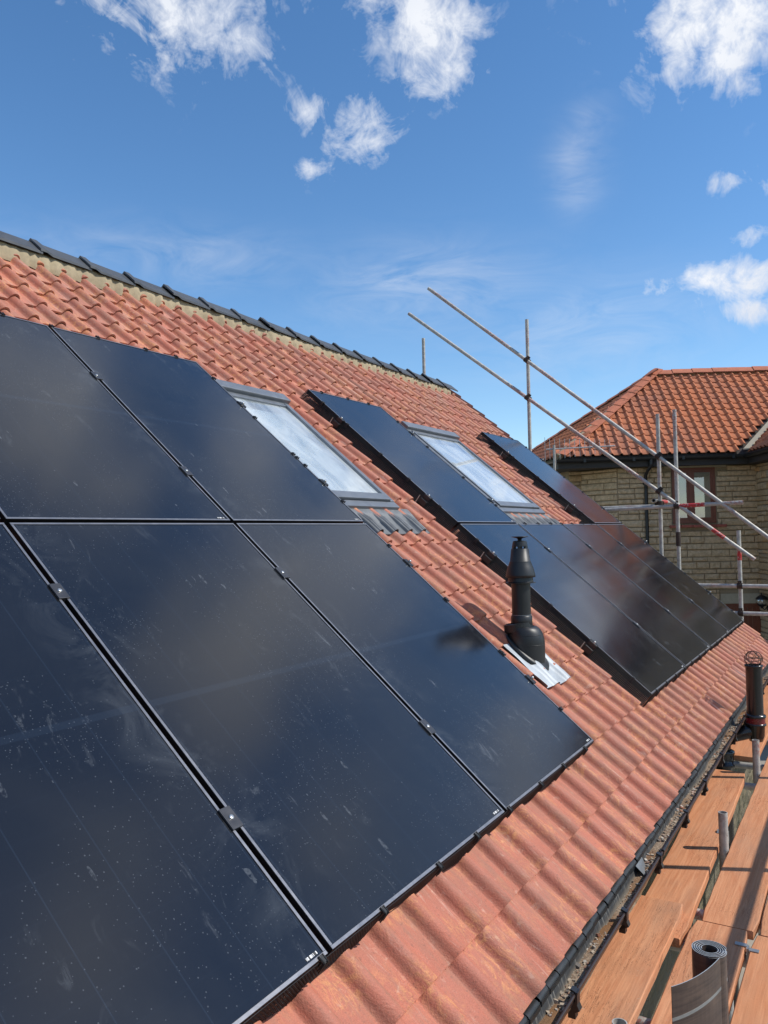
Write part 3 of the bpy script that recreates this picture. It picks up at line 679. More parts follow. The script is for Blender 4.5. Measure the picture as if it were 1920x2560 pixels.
# ------------------------------------------------------------------ mounting rails with clamps
def rail_thing(u0, u1, v, mids, ends, label):
    e = thing('mounting_rail', label, 'rail', R(u0, v, 0), ROOFROT, 'mounting rails under the solar panels')
    L = u1 - u0
    m = MB(); m.box((-.045, -.018, -.073), (L + .03, .018, -.037)); m.build('rail_bar', 'black_metal', e)
    for uu in mids:
        x = uu - u0
        c = MB(); c.box((x - .021, -.035, 0.0012), (x + .021, .035, 0.0065), bev=.0012); c.box((x - .0085, -.035, -.037), (x + .0085, .035, 0.001)); co = c.build('mid_clamp', 'clamp_metal', e)
        b = MB(); b.lathe([(0, .0105), (.005, .0105), (.0075, .0095), (.0078, .0065)], (x, 0, 0), 14); b.build('bolt', 'bright_metal', co)
    for uu, sg in ends:
        x = uu - u0
        c = MB(); c.box((min(x, x + sg * .030), -.030, -.030), (max(x, x + sg * .030), .030, 0.004), bev=.002); c.box((min(x - sg * .010, x), -.030, .0014), (max(x - sg * .010, x), .030, .005))
        c.box((min(x, x + sg * .050), -.032, -.075), (max(x, x + sg * .050), .032, -.032), bev=.003); co = c.build('end_clamp', 'black_metal', e)
        b = MB(); b.lathe([(0, .018), (.006, .018), (.0075, .014), (.0075, .004)], (x + sg * .018, 0, 0), 12); b.build('bolt', 'bright_metal', co)
        h = MB(); h.tube([(x + sg * .058, .045, -.02), (x + sg * .064, .040, -.085)], .003, 6); h.build('earth_strap', 'bright_metal', e)
    return e
AU = [-2 * PW - 1.5 * GAP, -PW - .5 * GAP]; A0 = -3 * PW - 2 * GAP
rail_thing(A0, 0, 0.43, AU, [(0, 1)], 'black clamped rail low under the six panel block, nearest its bottom edge')
rail_thing(A0, 0, 1.37, AU, [(0, 1)], 'black clamped rail under the six panel block, just below its row joint')
rail_thing(A0, 0, PH + GAP + 0.38, AU, [(0, 1)], 'black clamped rail under the six panel block, just above its row joint')
rail_thing(A0, 0, PH + GAP + 1.22, AU, [(0, 1)], 'black clamped rail under the six panel block, nearest its top edge')
BU = [D2 + (i + 1) * PW + (i + .5) * GAP for i in range(3)]; BR = D2 + 4 * PW + 3 * GAP
rail_thing(D2, BR, 0.47, BU, [(D2, -1), (BR, 1)], 'black rail with its end box low beside the foot of the roof vent')
rail_thing(D2, BR, 1.39, BU, [(D2, -1), (BR, 1)], 'black rail with its end box beside the cap of the roof vent')
for i, (v, s) in enumerate(((0.30, 'lower rail with end box under the single panel between the roof windows'), (1.30, 'upper rail with end box under the single panel between the roof windows'))):
    rail_thing(D2, D2 + PW, PH + GAP + v, [], [(D2, -1), (D2 + PW, 1)], 'black ' + s)
for i, (v, s) in enumerate(((0.30, 'lower rail with end box under the single panel near the gable'), (1.30, 'upper rail with end box under the single panel near the gable'))):
    rail_thing(BR - PW, BR, PH + GAP + v, [], [(BR - PW, -1), (BR, 1)], 'black ' + s)

# ------------------------------------------------------------------ wire mesh skirts clipped round the arrays
def skirt(p, q, out, label, flare=0.035, pitch=0.0118, clips=0.29, depth=0.098, step=None, double=(), wire=.0016):
    # p,q: (u,v) ends of the panel edge; out: outward unit (u,v)
    e = thing('mesh_skirt', label, 'mesh', R(p[0], p[1], 0), ROOFROT, 'bird mesh skirts round the panels')
    d = Vector((q[0] - p[0], q[1] - p[1], 0)); L = d.length; d.normalize(); o = Vector((out[0], out[1], 0)); n = Vector((0, 0, 1)); sd = random.Random(int(abs(p[0] * 100 + p[1] * 10)))
    def pt(x, t):        # t 0..1 down the mesh
        wob = (0.006 * math.sin(x * 7) + 0.004 * math.sin(x * 19 + 1)) * t
        return d * x + o * (0.004 + flare * t ** 1.3 + wob) + n * (-0.004 - depth * t)
    m = MB(); w = wire
    nn = int(L / pitch)
    for i in range(nn + 1):
        x = i * L / nn; ps = [pt(x + sd.uniform(-.001, .001), t) for t in (0, .35, .7, 1.0 + sd.uniform(-.04, .08))]
        m.tube(ps, w, 3, cap=False)
    nr = max(3, int(depth / pitch)); ns = max(6, int(L / .09))
    for j in range(nr + 1): m.tube([pt(i * L / ns, j / nr) for i in range(ns + 1)], w, 3, cap=False)
    m.build('wire', 'black_metal', e, kind='stuff')
    cm = MB(); cm.obox(o * 0.002 + n * 0.0035, d * .010, o * .010, n * .002); cm.obox(o * .013 + n * -.012, d * .010, o * .002, n * .015)
    for q_ in (-.007, .007): cm.tube([d * q_ + o * -.008 + n * .006, d * q_ + o * .016 + n * .006, d * q_ + o * .018 + n * -.028], .0024, 6)
    cme_ = cm.mesh('clip', 'black_metal'); k = max(1, int(L / clips)); pos = [(i + .5) * L / k + sd.uniform(-.03, .03) for i in range(k)] + list(double)
    for x in pos: link('clip', cme_, e, loc=d * x)
    return e
T2 = 2 * PH + GAP; MID = PH
skirt((A0, 0), (0, 0), (0, -1), 'wire mesh skirt along the bottom edge of the six panel block', flare=.004)
skirt((0, 0), (0, T2), (1, 0), 'wire mesh skirt up the side of the six panel block facing the vent', flare=.005, clips=.40, double=(0.62, 1.05, 2.30, 2.42))
skirt((A0, T2), (0, T2), (0, 1), 'wire mesh skirt along the top edge of the six panel block', flare=.01, depth=.085, pitch=.02)
skirt((D2, 0), (D2, PH), (-1, 0), 'wire mesh skirt up the open side of the lower row behind the vent', flare=.050, pitch=.0092, wire=.0021)
skirt((D2, 0), (BR, 0), (0, -1), 'wire mesh skirt along the bottom edge of the four panel row', flare=.004)
skirt((D2, PH + GAP), (D2, T2), (-1, 0), 'wire mesh skirt on the near side of the panel between the roof windows', flare=.045, pitch=.0092, wire=.0021)
skirt((D2, T2), (D2 + PW, T2), (0, 1), 'wire mesh skirt along the top of the panel between the roof windows', flare=.01, depth=.085, pitch=.02)
skirt((D2 + PW, PH + GAP), (D2 + PW, T2), (1, 0), 'wire mesh skirt on the far side of the panel between the roof windows', flare=.01, pitch=.02, clips=.4)
skirt((BR - PW, PH + GAP), (BR - PW, T2), (-1, 0), 'wire mesh skirt on the near side of the single panel near the gable', flare=.045, pitch=.0092, wire=.0021)
skirt((BR - PW, T2), (BR, T2), (0, 1), 'wire mesh skirt along the top of the single panel near the gable', flare=.01, depth=.085, pitch=.02)
skirt((BR, 0), (BR, T2), (1, 0), 'wire mesh skirt up the gable side of the farthest panels', flare=.01, pitch=.02, clips=.3)
skirt((D2 + PW + .02, PH), (BR - PW - .02, PH), (0, 1), 'wire mesh skirt along the row top under the second roof window', flare=.01, depth=.085, pitch=.02)

# ------------------------------------------------------------------ roof windows
def tile_s(u, v):           # outer surface of the tiled roof at (u, v)
    t = ((u - UL) / TW) % 1.0; k = ((v - V0) / GAUGE) % 1.0
    return S_TAIL + prof(t) - S_DROP * k
for wi, (a, b) in enumerate(WINDOWS):
    lab = ('narrow grey roof window with streaked cloudy glass beside the six panel block', 'wide grey roof window with bright glass between two raised panels')[wi]
    e = thing('roof_window', lab, 'roof window', R(a, WV0, 0), ROOFROT, 'grey roof windows')
    w = b - a; h = WV1 - WV0; t0 = -0.150; t1 = -0.050
    m = MB()                                        # outer frame covers
    m.box((0, .06, t0), (.046, h - .05, t1), bev=.004); m.box((w - .046, .06, t0), (w, h - .05, t1), bev=.004); m.box((0, 0, t0), (w, .060, t1 - .004), bev=.004)
    m.box((.046, h - .09, t0), (w - .046, h - .05, t1), bev=.003); m.build('frame', 'window_alu', e)
    m = MB(); m.box((-.012, h - .075, t1 - .03), (w + .012, h + .02, -.018), bev=.006); m.box((-.004, h + .012, t0), (w + .004, h + .03, t1)); m.build('top_hood', 'window_alu', e)
    m = MB()                                        # sash
    sx = .052; sy = .078
    m.box((sx, sy, t1 - .03), (sx + .026, h - .095, t1 + .010), bev=.003); m.box((w - sx - .026, sy, t1 - .03), (w - sx, h - .095, t1 + .010), bev=.003)
    m.box((sx, sy - .012, t1 - .03), (w - sx, sy + .055, t1 + .012), bev=.004); m.box((sx + .027, h - .13, t1 - .03), (w - sx - .027, h - .096, t1 + .006), bev=.003)
    m.build('sash', 'window_alu', e)
    m = MB()
    m.box((sx + .0265, sy + .056, t1 - .012), (w - sx - .0265, h - .131, t1 - .008)); m.build('pane', 'roof_glass', e)
    m = MB(); m.box((sx + .032, sy + .056, t1 - .060), (w - sx - .032, h - .16, t1 - .052)); m.build('blind', 'blind', e)
    m = MB(); m.box((sx + .031, sy + .055, t1 - .30), (w - sx - .031, h - .13, t1 - .29)); m.build('room', 'room_dark', e)
    m = MB(); m.box((-.045, -.01, t0 + .02), (-.004, h + .03, -.088)); m.box((w + .004, -.01, t0 + .02), (w + .045, h + .03, -.086)); m.build('side_flashing', 'window_alu', e)
    m = MB()                                        # pleated lead apron dressed over the tiles
    e0 = R(a, WV0, 0)
    def apron(i, j):
        u = a - .10 + i * (w + .24); v = WV0 + .012 - j * 0.25; pl = 0.0042 * math.sin((u * 2 * PI) / .0125) * (1 if j > .22 else 0)
        base = S_TAIL + prof(((u - UL) / TW) % 1.0) + .004; flat = -0.078
        f_ = min(1, max(0, (j - .12) / .45)); s = flat * (1 - f_) + (base + .006) * f_
        return (u - a, v - WV0, s + pl)
    m.grid(apron, int((w + .24) / .0031), 10, flip=True); m.build('lead_apron', 'lead_pleat', e)

# ------------------------------------------------------------------ roof vent terminal
VB = R(0.50, 0.65, -0.10)
e = thing('roof_vent', 'black plastic roof vent terminal with bell cap between the panel blocks', 'roof vent', VB)
inv = Matrix.Translation(-VB)
def vv(p): return Vector(p) - VB
m = MB()
# base cowl: ellipse on the roof plane lofted to an upright collar
CO = Vector((0.012, -0.022, 0)); CR = 0.107
def on_roof(x, y, lift): return Vector((x, y, y * math.tan(TH) + lift))
def cowl(i, j):
    a = 2 * PI * i; ct, st = math.cos(a), math.sin(a)
    foot = on_roof(CO.x + CR * ct, CO.y + CR * st, 0.022); zs = max(foot.z + .004, 0.045)
    if j <= 0.4: return Vector((foot.x, foot.y, foot.z + (zs - foot.z) * j / .4))
    q = (j - .4) / .6 * PI / 2; k_ = math.sin(q); c_ = math.cos(q)          # rounded shoulder up to the collar
    return Vector((0.072 * ct + (foot.x - 0.072 * ct) * c_, 0.072 * st + (foot.y - 0.072 * st) * c_, zs + (0.150 - zs) * k_))
m.grid(cowl, 40, 16); m.build('base_cowl', 'vent_plastic', e)
m = MB()
def rim(i, j):
    a = 2 * PI * i; q = (0.0, .022, .020, 0.0)[int(round(j * 3))]; s = (.046, .040, .016, .012)[int(round(j * 3))]
    return on_roof(CO.x + (CR + q) * math.cos(a), CO.y + (CR + q) * math.sin(a), s)
m.grid(rim, 40, 3, flip=True); m.build('foot_rim', 'vent_plastic', e)
m = MB()
for k in range(2): m.tube([cowl(i / 40, .40 + .22 * k) * 1.0 + Vector((0, 0, .0005)) for i in range(41)], .0016, 5, cap=False)
m.build('mould_seam', 'vent_plastic', e)
m = MB(); m.lathe([(.073, .118), (.084, .122), (.086, .165), (.072, .170)], (0, 0, 0), 32, sm=False)
tl = Matrix.Rotation(-0.15, 4, 'X'); m.v = [tuple(tl @ Vector(p)) for p in m.v]; m.build('tilt_collar', 'vent_plastic', e)
m = MB(); m.lathe([(.0556, .10), (.0556, .42)]); m.lathe([(.058, .15), (.0625, .155), (.0625, .206), (.0575, .212)]); m.build('pipe', 'vent_plastic', e)
m = MB(); m.lathe([(.0556, .214), (.0585, .214), (.0585, .2175), (.0556, .2175)], sm=False); m.build('seam_ring', 'window_alu', e)
m = MB()
m.lathe([(.057, .405), (.088, .404), (.088, .407), (.074, .411), (.070, .443), (.068, .452)], sm=False)
m.lathe([(.066, .440), (.0875, .438), (.086, .452), (.080, .478), (.072, .503), (.0635, .524), (.0625, .530)])
m.lathe([(.0625, .530), (.0600, .531), (.0515, .603), (.0490, .606), (.030, .606)]); m.build('bell_cap', 'vent_plastic', e)
m = MB(); m.lathe([(.0445, .618), (.0455, .620), (.0405, .648), (.034, .652), (.0, .654)], sm=False)
for k in range(6):
    a = k * PI / 3 + .3; m.obox((.040 * math.cos(a), .040 * math.sin(a), .612), Vector((.006 * math.cos(a), .006 * math.sin(a), 0)), Vector((-.010 * math.sin(a), .010 * math.cos(a), 0)), Vector((0, 0, .010)))
m.build('louvre_crown', 'vent_plastic', e)
m = MB(); m.lathe([(.012, .652), (.012, .662), (.018, .667), (.050, .675), (.0505, .6775), (.0, .679)]); m.build('top_disc', 'vent_plastic', e)
m = MB()
def slate(i, j):
    u = 0.275 + i * 0.415 + .006 * math.sin(j * 5); v = 0.375 + j * 0.35 + .005 * math.sin(i * 6 + 1) - 0.010 * i
    wr = .0022 * math.sin(u * 41 + v * 11) + .0018 * math.sin(v * 31 - u * 17)
    base = S_TAIL + 0.60 * (prof(((u - UL) / TW) % 1.0)) + .0155
    return R(u, v, base + wr + .004 * (1 - j)) - VB
m.grid(slate, 40, 30); m.build('lead_slate', 'lead_bright', e)

# ------------------------------------------------------------------ soil pipe by the gutter
PY = -0.446
pt = on_plane(1884, 1662, 1, PY); pb = on_plane(1890, 1785, 1, PY); SX = pt.x
e = thing('soil_pipe', 'black iron soil pipe with a wire cage on top rising beside the gutter', 'pipe', (SX, PY, pb.z - .14))
zt_ = pt.z - (pb.z - .14); zc = .14; pr = 0.0585
m = MB(); m.hollow((0, 0, zc - .02), (0, 0, zt_), pr, .005, 24); m.lathe([(pr, zt_ - .016), (pr + .006, zt_ - .014), (pr + .006, zt_), (pr - .004, zt_ + .002)], seg=24); m.build('stack', 'pipe_iron', e)
m = MB(); m.lathe([(pr, zc + .012), (pr + .014, zc + .006), (pr + .017, zc - .006), (pr + .012, zc - .014)], seg=24); m.build('collar_rim', 'pipe_iron', e)
m = MB(); m.lathe([(pr + .011, zc - .013), (pr + .0095, zc - .050), (pr + .010, zc - .056)], seg=24); m.build('red_band', 'oxide_red', e)
m = MB(); m.lathe([(pr + .010, zc - .055), (pr + .016, zc - .060), (pr + .016, zc - .070), (pr + .006, zc - .078), (pr + .002, zc - .15), (pr * .8, zc - .19), (0, zc - .20)], seg=24)
m.tube([(0, 0, zc - .11), (-.02, .08, zc - .135), (-.03, .17, zc - .165), (-.03, .22, zc - .22), (-.03, .225, zc - .30)], [.052, .052, .052, .052, .052], 18); m.build('branch', 'pipe_iron', e)
m = MB(); m.lathe([(.056, zc - .27), (.078, zc - .28), (.08, zc - .30), (.07, zc - .305), (.07, zc - .37), (.08, zc - .375), (.08, zc - .395), (.056, zc - .40), (.054, GZ - pb.z + .14)], (-.03, .225, 0), 20); m.build('down_stack', 'pipe_iron', e)
m = MB(); rs = random.Random(12)
for k in range(11):
    n_ = Vector((rs.uniform(-1, 1), rs.uniform(-1, 1), rs.uniform(-.5, .5))).normalized(); a_ = n_.cross(Vector((.3, .2, 1))).normalized(); b_ = n_.cross(a_); rr_ = rs.uniform(.052, .066)
    if k > 6: a_, b_ = Vector((1, 0, rs.uniform(-.2, .2))), Vector((0, 1, rs.uniform(-.2, .2)))
    off = rs.uniform(-.02, .02) if k > 6 else 0
    m.tube([Vector((0, 0, zt_ + .045 + off)) + (a_ * math.cos(q * .3) + b_ * math.sin(q * .3)) * rr_ for q in range(22)], .0017, 5, cap=False)
for k in range(4):
    a = k * PI / 2 + .4; m.tube([(.045 * math.cos(a), .045 * math.sin(a), zt_ - .05), (.05 * math.cos(a), .05 * math.sin(a), zt_ + .02)], .0017, 5)
m.build('wire_cage', 'wire', e)

# ------------------------------------------------------------------ scaffold boards
def board(x0, x1, y0, y1, zt, label, yaw=0.0, roll=0.0, dz=0.0):
    L = x1 - x0; w = y1 - y0; m = MB(); rs_ = random.Random(int(abs(x0 * 31 + y0 * 977) * 10)); nx = max(8, int(L / .12)); th = .038
    wob = [rs_.uniform(-.0022, .0022) for _ in range(nx + 1)]; wob2 = [rs_.uniform(-.0022, .0022) for _ in range(nx + 1)]
    vs = []; c_ = .004
    for i in range(nx + 1):
        x = i * L / nx; ya, yb_ = wob[i], w + wob2[i]; ends = .010 if i in (0, nx) else 0
        z = dz * (i / nx)
        vs += [(x, ya + ends, -th + z), (x, ya + ends, -c_ + z), (x, ya + c_ + ends, z), (x, yb_ - c_ - ends, z), (x, yb_ - ends, -c_ + z), (x, yb_ - ends, -th + z)]
    fs = []
    for i in range(nx):
        for q in range(6):
            q2 = (q + 1) % 6; fs.append((i * 6 + q, (i + 1) * 6 + q, (i + 1) * 6 + q2, i * 6 + q2))
    m.add(vs, fs); m.add(vs[:6], [(0, 1, 2, 3, 4, 5)]); m.add(vs[-6:], [(5, 4, 3, 2, 1, 0)])
    o = m.build('scaffold_board', 'wood', None, label=label, cat='board', group='scaffold boards of the walkway'); o.location = (x0, y0, zt); o.rotation_euler = (roll, 0, yaw)
    return o
BZ = -0.68
board(-3.7, -0.175, -0.447, -0.222, BZ + .041, 'orange scaffold board under the gutter, its end lapped over the next board', dz=0.0)
board(-0.42, 2.19, -0.478, -0.253, BZ, 'orange scaffold board under the gutter, crossed by tube shadows and lapped at one end', yaw=0.020)
board(2.62, 5.9, -0.45, -0.225, BZ, 'short visible scaffold board under the gutter behind the soil pipe')
board(-3.9, -0.212, -0.715, -0.489, BZ, 'scaffold board beneath the roll of lead, its end butted to the next one')
board(-0.205, 3.70, -0.739, -0.513, BZ, 'long scratched scaffold board with a shadow stripe, beyond the roll of lead')
board(-3.9, -0.232, -0.962, -0.733, BZ, 'reddish scaffold board beside the one under the roll of lead')
board(-0.222, 3.70, -0.975, -0.748, BZ, 'scaffold board beside the long scratched one')
board(3.71, 6.1, -0.739, -0.513, BZ, 'far scaffold board end on towards the soil pipe, outer line')

# ------------------------------------------------------------------ scaffold tubes
TR = 0.0242
def tube(a, b, label, bands=(), couplers=(), group='grey scaffold tubes'):
    a, b = Vector(a), Vector(b); base = a if a.z <= b.z else b
    e = thing('scaffold_tube', label, 'scaffold tube', base, group=group)
    m = MB(); m.hollow(a - base, b - base, TR, .0036, 18); m.build('pole', 'tube', e)
    d = (b - a).normalized()
    for t0, t1 in bands:
        m = MB(); m.hollow(a + d * t0 - base, a + d * t1 - base, TR + .0008, .003, 18); m.build('red_band', 'red_paint', e)
    for p_, ax in couplers:          # coupler at a point: a sleeve round this tube plus jaw and bolt
        c = Vector(p_) - base; ax = Vector(ax).normalized(); s_ = d.cross(ax).normalized(); m = MB()
        m.hollow(c - d * .030, c + d * .030, TR + .011, .010, 14)
        cc = c + ax * (2 * TR + .006); dd = s_
        m.hollow(cc - dd * .030, cc + dd * .030, TR + .011, .010, 14)
        m.obox(c + s_ * .046, s_ * .016, d * .022, ax * .014); m.tube([c + s_ * .030 - ax * .022, c + s_ * .044 - ax * .034], .006, 6); m.tube([c + s_ * .038, c + s_ * .038 + ax * .06], .005, 6)
        m.obox(cc - d * .038, d * .012, s_ * .016, ax * .010)
        m.build('coupler', 'coupler', e)
    return e
XS = 6.50
def gp(px, py, X=XS): return on_plane(px, py, 0, X)
yA = gp(1321, 960).y; zA = gp(1316, 799).z
yB = gp(1649, 1214).y; zB = gp(1643, 1035).z
yC = gp(1692, 1224).y; zC = gp(1686, 1024).z
yD = gp(1850, 1436).y; zD = gp(1847, 1326).z
XF = XS - 2 * TR - .005      # rails sit on the camera side of the standards
ua, ub = gp(1071, 721, XF), gp(1930, 1350.5, XF); la, lb = gp(1022, 784, XF), gp(1887, 1399, XF)
def on_line(a, b, y): t = (y - a.y) / (b.y - a.y); return a + (b - a) * t
cA1, cA2 = on_line(ua, ub, yA), on_line(la, lb, yA); cB1, cB2 = on_line(ua, ub, yB), on_line(la, lb, yB); cC2 = on_line(la, lb, yC)
dU, dL = (ub - ua).normalized(), (lb - la).normalized()
tube(ua, ub, 'upper sloping guard rail tube parallel to the roof verge, sloping down to the stone house', couplers=[(cA1, (1, 0, 0)), (cB1, (1, 0, 0))])
Ltot = (lb - la).length; tb = [(on_line(la, lb, gp(x_, y_, XF).y) - la).length for x_, y_ in ((1781, 1325), (1811, 1347))]
tube(la, lb, 'lower sloping guard rail tube with a red painted band near its bottom end', couplers=[(cA2, (1, 0, 0)), (cB2, (1, 0, 0))], bands=[(tb[0], tb[1])])
tube((XS, yA, GZ), (XS, yA, zA), 'tall upright scaffold tube standing against the sky behind the gable')
tube((XS, yB, GZ), (XS, yB, zB), 'upright scaffold tube rising beside the brown window, next to the downpipe', couplers=[((XS, yB, 1.37), (1, 0, 0))])
tube((XS, yC, GZ), (XS, yC, zC), 'upright scaffold tube with a dark sleeve standing before the brown window')
m_ = MB(); m_.hollow((0, 0, gp(1697, 1365).z - GZ), (0, 0, gp(1697, 1330).z - GZ), TR + .007, .006, 16); tubeC = [o for o in col.objects if o.name.startswith('scaffold_tube')][-1]; m_.build('sleeve_joint', 'coupler', tubeC)
zH3, zH4 = gp(1850, 1464).z, gp(1850, 1532).z
tube((XS, yD, GZ), (XS, yD, zD), 'short upright scaffold tube with red paint near the stone house door', bands=[(zD - GZ - .36, zD - GZ - .22)])
tube((XS + .10, 4.40, GZ), (XS + .10, 4.40, gp(1057, 846, XS + .1).z), 'upright scaffold tube poking up behind the ridge end')
zH = gp(1700, 1264).z
tube((XS + 2 * TR + .01, gp(1500, 1266).y, zH), (XS + 2 * TR + .01, gp(1652, 1262).y, zH + .005), 'level scaffold tube ending at the upright beside the downpipe')
h2 = Vector((XF, gp(1505, 1272, XF).y, zH - .028)); h2b = Vector((XF, gp(1858, 1259, XF).y, zH + .012)); L2 = (h2b - h2).length
tube(h2, h2b, 'level scaffold tube with a bright red band crossing the brown window', bands=[(L2 * .566, L2 * .745)], couplers=[(h2 + (h2b - h2) * ((yC - h2.y) / (h2b.y - h2.y)), (1, 0, 0))])
tube((XS - .13, yB + .052, zH + .072), (XS + 1.3, yB + .052, zH + .072), 'scaffold tube pointing end on beside the coupler, painted red behind the upright', bands=[(.26, .75)])
tube((XF, gp(1740, 1461, XF).y, zH3), (XF, -1.6, zH3), 'higher of two level guard tubes below the stone house window', couplers=[((XF, yD, zH3), (1, 0, 0))])
tube((XF, gp(1830, 1529, XF).y, zH4), (XF, -1.6, zH4), 'lower of two level guard tubes in front of the stone house door', couplers=[((XF, yD, zH4), (1, 0, 0))])
# uprights and transoms of the walkway
gy = -0.488
G = on_plane(1809, 2031, 1, gy - .004); F_ = on_plane(1889, 1850, 1, gy); H_ = on_plane(1549, 2556, 1, -0.468)
tube((G.x, gy, GZ), (G.x, gy, G.z), 'stub of an upright tube between two walkway boards beside a steel tab', group='walkway uprights')
tube((F_.x, gy, GZ), (F_.x, gy, F_.z), 'upright tube stub standing just in front of the soil pipe', group='walkway uprights')
tube((H_.x, -0.468, GZ), (H_.x, -0.468, H_.z), 'upright tube mouth between the boards near the roll of lead', group='walkway uprights')
ZT = BZ - .038 - TR - .001
for px, py, lb_ in ((1745, 2285, 'transom tube under the butt joint of the walkway boards'), (1690, 2362, 'transom tube under the lapped gutter board'), (1866, 1965, 'transom tube under the far end of the gutter board'),
                    (1846, 1912, 'transom tube in the open gap before the soil pipe'), (1590, 2556, 'transom tube below the near walkway boards')):
    X = on_plane(px, py, 2, ZT).x; tube((X, -1.35, ZT), (X, -0.08, ZT), lb_, group='walkway transoms')
for X, lb_ in ((3.4, 'transom tube below the walkway just beyond the soil pipe'), (4.9, 'transom tube below the walkway close to the gable scaffold')): tube((X, -1.60, ZT), (X, -0.08, ZT), lb_, group='walkway transoms')
GY = -1.52; GX = 0.86
tube((-3.2, GY, BZ + .945), (5.9, GY, BZ + .945), 'long guard rail tube along the outer edge of the walkway', group='walkway guard rails')
for X, lb_ in ((GX, 'upright guard tube at the outer walkway edge, shadowing the lapped boards'), (2.56, 'upright guard tube at the outer walkway edge, level with the soil pipe')):
    tube((X, GY - 2 * TR - .004, GZ), (X, GY - 2 * TR - .004, BZ + 1.5), lb_, group='walkway guard rails')
# steel board clips
p_ = on_plane(1868, 2366, 2, BZ)
e = thing('board_clip', 'grey steel board clip gripping the board edges near the roll of lead', 'clip', (p_.x, -0.724, BZ + .001))
m = MB(); m.box((-.012, .004, 0), (.014, .050, .004), bev=.001); m.build('tab', 'plate_metal', e); m = MB(); m.box((-.040, -.045, 0), (-.016, -.006, .004), bev=.001); m.build('tab', 'plate_metal', e)
m = MB(); m.box((-.030, -.0045, -.05), (.006, .0035, .0035)); m.build('web', 'plate_metal', e)
p_ = on_plane(1786, 2078, 2, BZ)
e = thing('board_clip', 'rounded steel tab bent over the gutter board beside the tube stub', 'clip', (p_.x, -0.470, BZ + .002))
m = MB(); m.grid(lambda i, j: (-.028 + .056 * i, .050 * j, .012 * math.sin(PI * i)), 8, 3); m.grid(lambda i, j: (-.028 + .056 * i, .050 * j, -.004 + .012 * math.sin(PI * i)), 8, 3, flip=True); m.build('tab', 'plate_metal', e)
m = MB(); m.box((-.02, -.008, -.06), (.02, -.002, .006)); m.build('web', 'plate_metal', e)

# ------------------------------------------------------------------ roll of lead flashing
D = 2.42; rp = CAM + ray(1773, 2371) * (D / ray(1773, 2371).dot(fw)); rad = 86 / FPX * D / 2; hr = rp.z - BZ
e = thing('lead_roll', 'upright roll of dark lead flashing partly unrolled on the walkway boards', 'lead roll', (rp.x, rp.y, BZ))
m = MB(); pts = []
turns = 4.5; n = 150
a_end = math.atan2(-rt.y * 0 + rt.y, rt.x)          # the sheet leaves the roll on the side towards the walkway's outer edge
spiral = []
for i in range(n + 1):
    t = i / n; r_ = rad * (0.42 + 0.575 * t); a = a_end + (1 - t) * turns * 2 * PI; spiral.append(Vector((r_ * math.cos(a), r_ * math.sin(a), 0)))
th_ = .0022
def wall(path, ztop, zbot, m, th=th_):
    k = len(path); vs = []
    for i, p in enumerate(path):
        d = (path[min(i + 1, k - 1)] - path[max(i - 1, 0)]).normalized(); nrm = Vector((d.y, -d.x, 0)) * th / 2; zt_ = ztop(i / (k - 1)); zb_ = zbot(i / (k - 1))
        vs += [p + nrm + Vector((0, 0, zb_)), p + nrm + Vector((0, 0, zt_)), p - nrm + Vector((0, 0, zt_)), p - nrm + Vector((0, 0, zb_))]
    for i in range(k - 1):
        o = i * 4
        for a, b, s_, mi in ((0, 1, True, 0), (2, 3, True, 0), (1, 2, False, 1), (3, 0, False, 1)): m.add([vs[o + a], vs[o + 4 + a], vs[o + 4 + b], vs[o + b]], [(0, 1, 2, 3)], mi, False)
wall(spiral, lambda t: hr, lambda t: 0.001, m)
ro = m.build('roll', ['lead_back', 'lead_bright'], e)
m = MB(); m.lathe([(rad * .44, hr - .006), (rad * .95, hr - .004)], seg=40); m.build('end_face', 'lead_bright', e)
d0 = (spiral[-1] - spiral[-2]).normalized()
toward = (Vector((CAM.x, CAM.y, 0)) - Vector((rp.x, rp.y, 0))).normalized(); left = -Vector((rt.x, rt.y, 0)).normalized()
endp = left * .178 + Vector((-fw.x, -fw.y, 0)).normalized() * .175
flap = [spiral[-1] + d0 * (.10 * s_ * (1 - s_)) + (endp - spiral[-1]) * s_ for s_ in [i / 14 for i in range(15)]]
m = MB(); wall(flap, lambda t: hr - .001 - .012 * t, lambda t: 0.002 , m); fo = m.build('loose_end', ['lead_back', 'lead_bright'], e)
m = MB()
k = len(flap)
path2 = [p + toward * .0020 for p in flap]
wall(path2, lambda t: hr - .086 - .014 * t, lambda t: hr - .095 - .014 * t, m, .0012); m.build('crease_line', 'plate_metal', e)

# ------------------------------------------------------------------ the neighbouring stone house
NPHI = math.atan2(-0.9014, 0.4329); NO = Vector((11.517, 4.028, GZ))
WX, AY = Vector((math.cos(NPHI), math.sin(NPHI), 0)), Vector((-math.sin(NPHI), math.cos(NPHI), 0))
def nloc(px, py, q):       # pixel -> local (x, z) on the plane local y = q
    d = ray(px, py); t = ((NO + AY * q - CAM).dot(AY)) / d.dot(AY); P_ = CAM + d * t - NO
    return P_.dot(WX), P_.z
nb = thing('neighbour_house', 'sandstone house with an orange hipped clay tile roof beyond the scaffold', 'house', NO, (0, 0, NPHI))
EZ = 2.50 - GZ + 0.04; RUN = 2.55; TN = math.radians(39.2); RZ = EZ + RUN * math.tan(TN)
XV = nloc(1868, 1132, 0.0)[0]; XE = 9.0; DEP = 2 * RUN; WY = 0.36
WXL = XV + 0.30; WINGW = 4.6; WINGD = 3.4       # wing's left wall, width, depth towards the yard
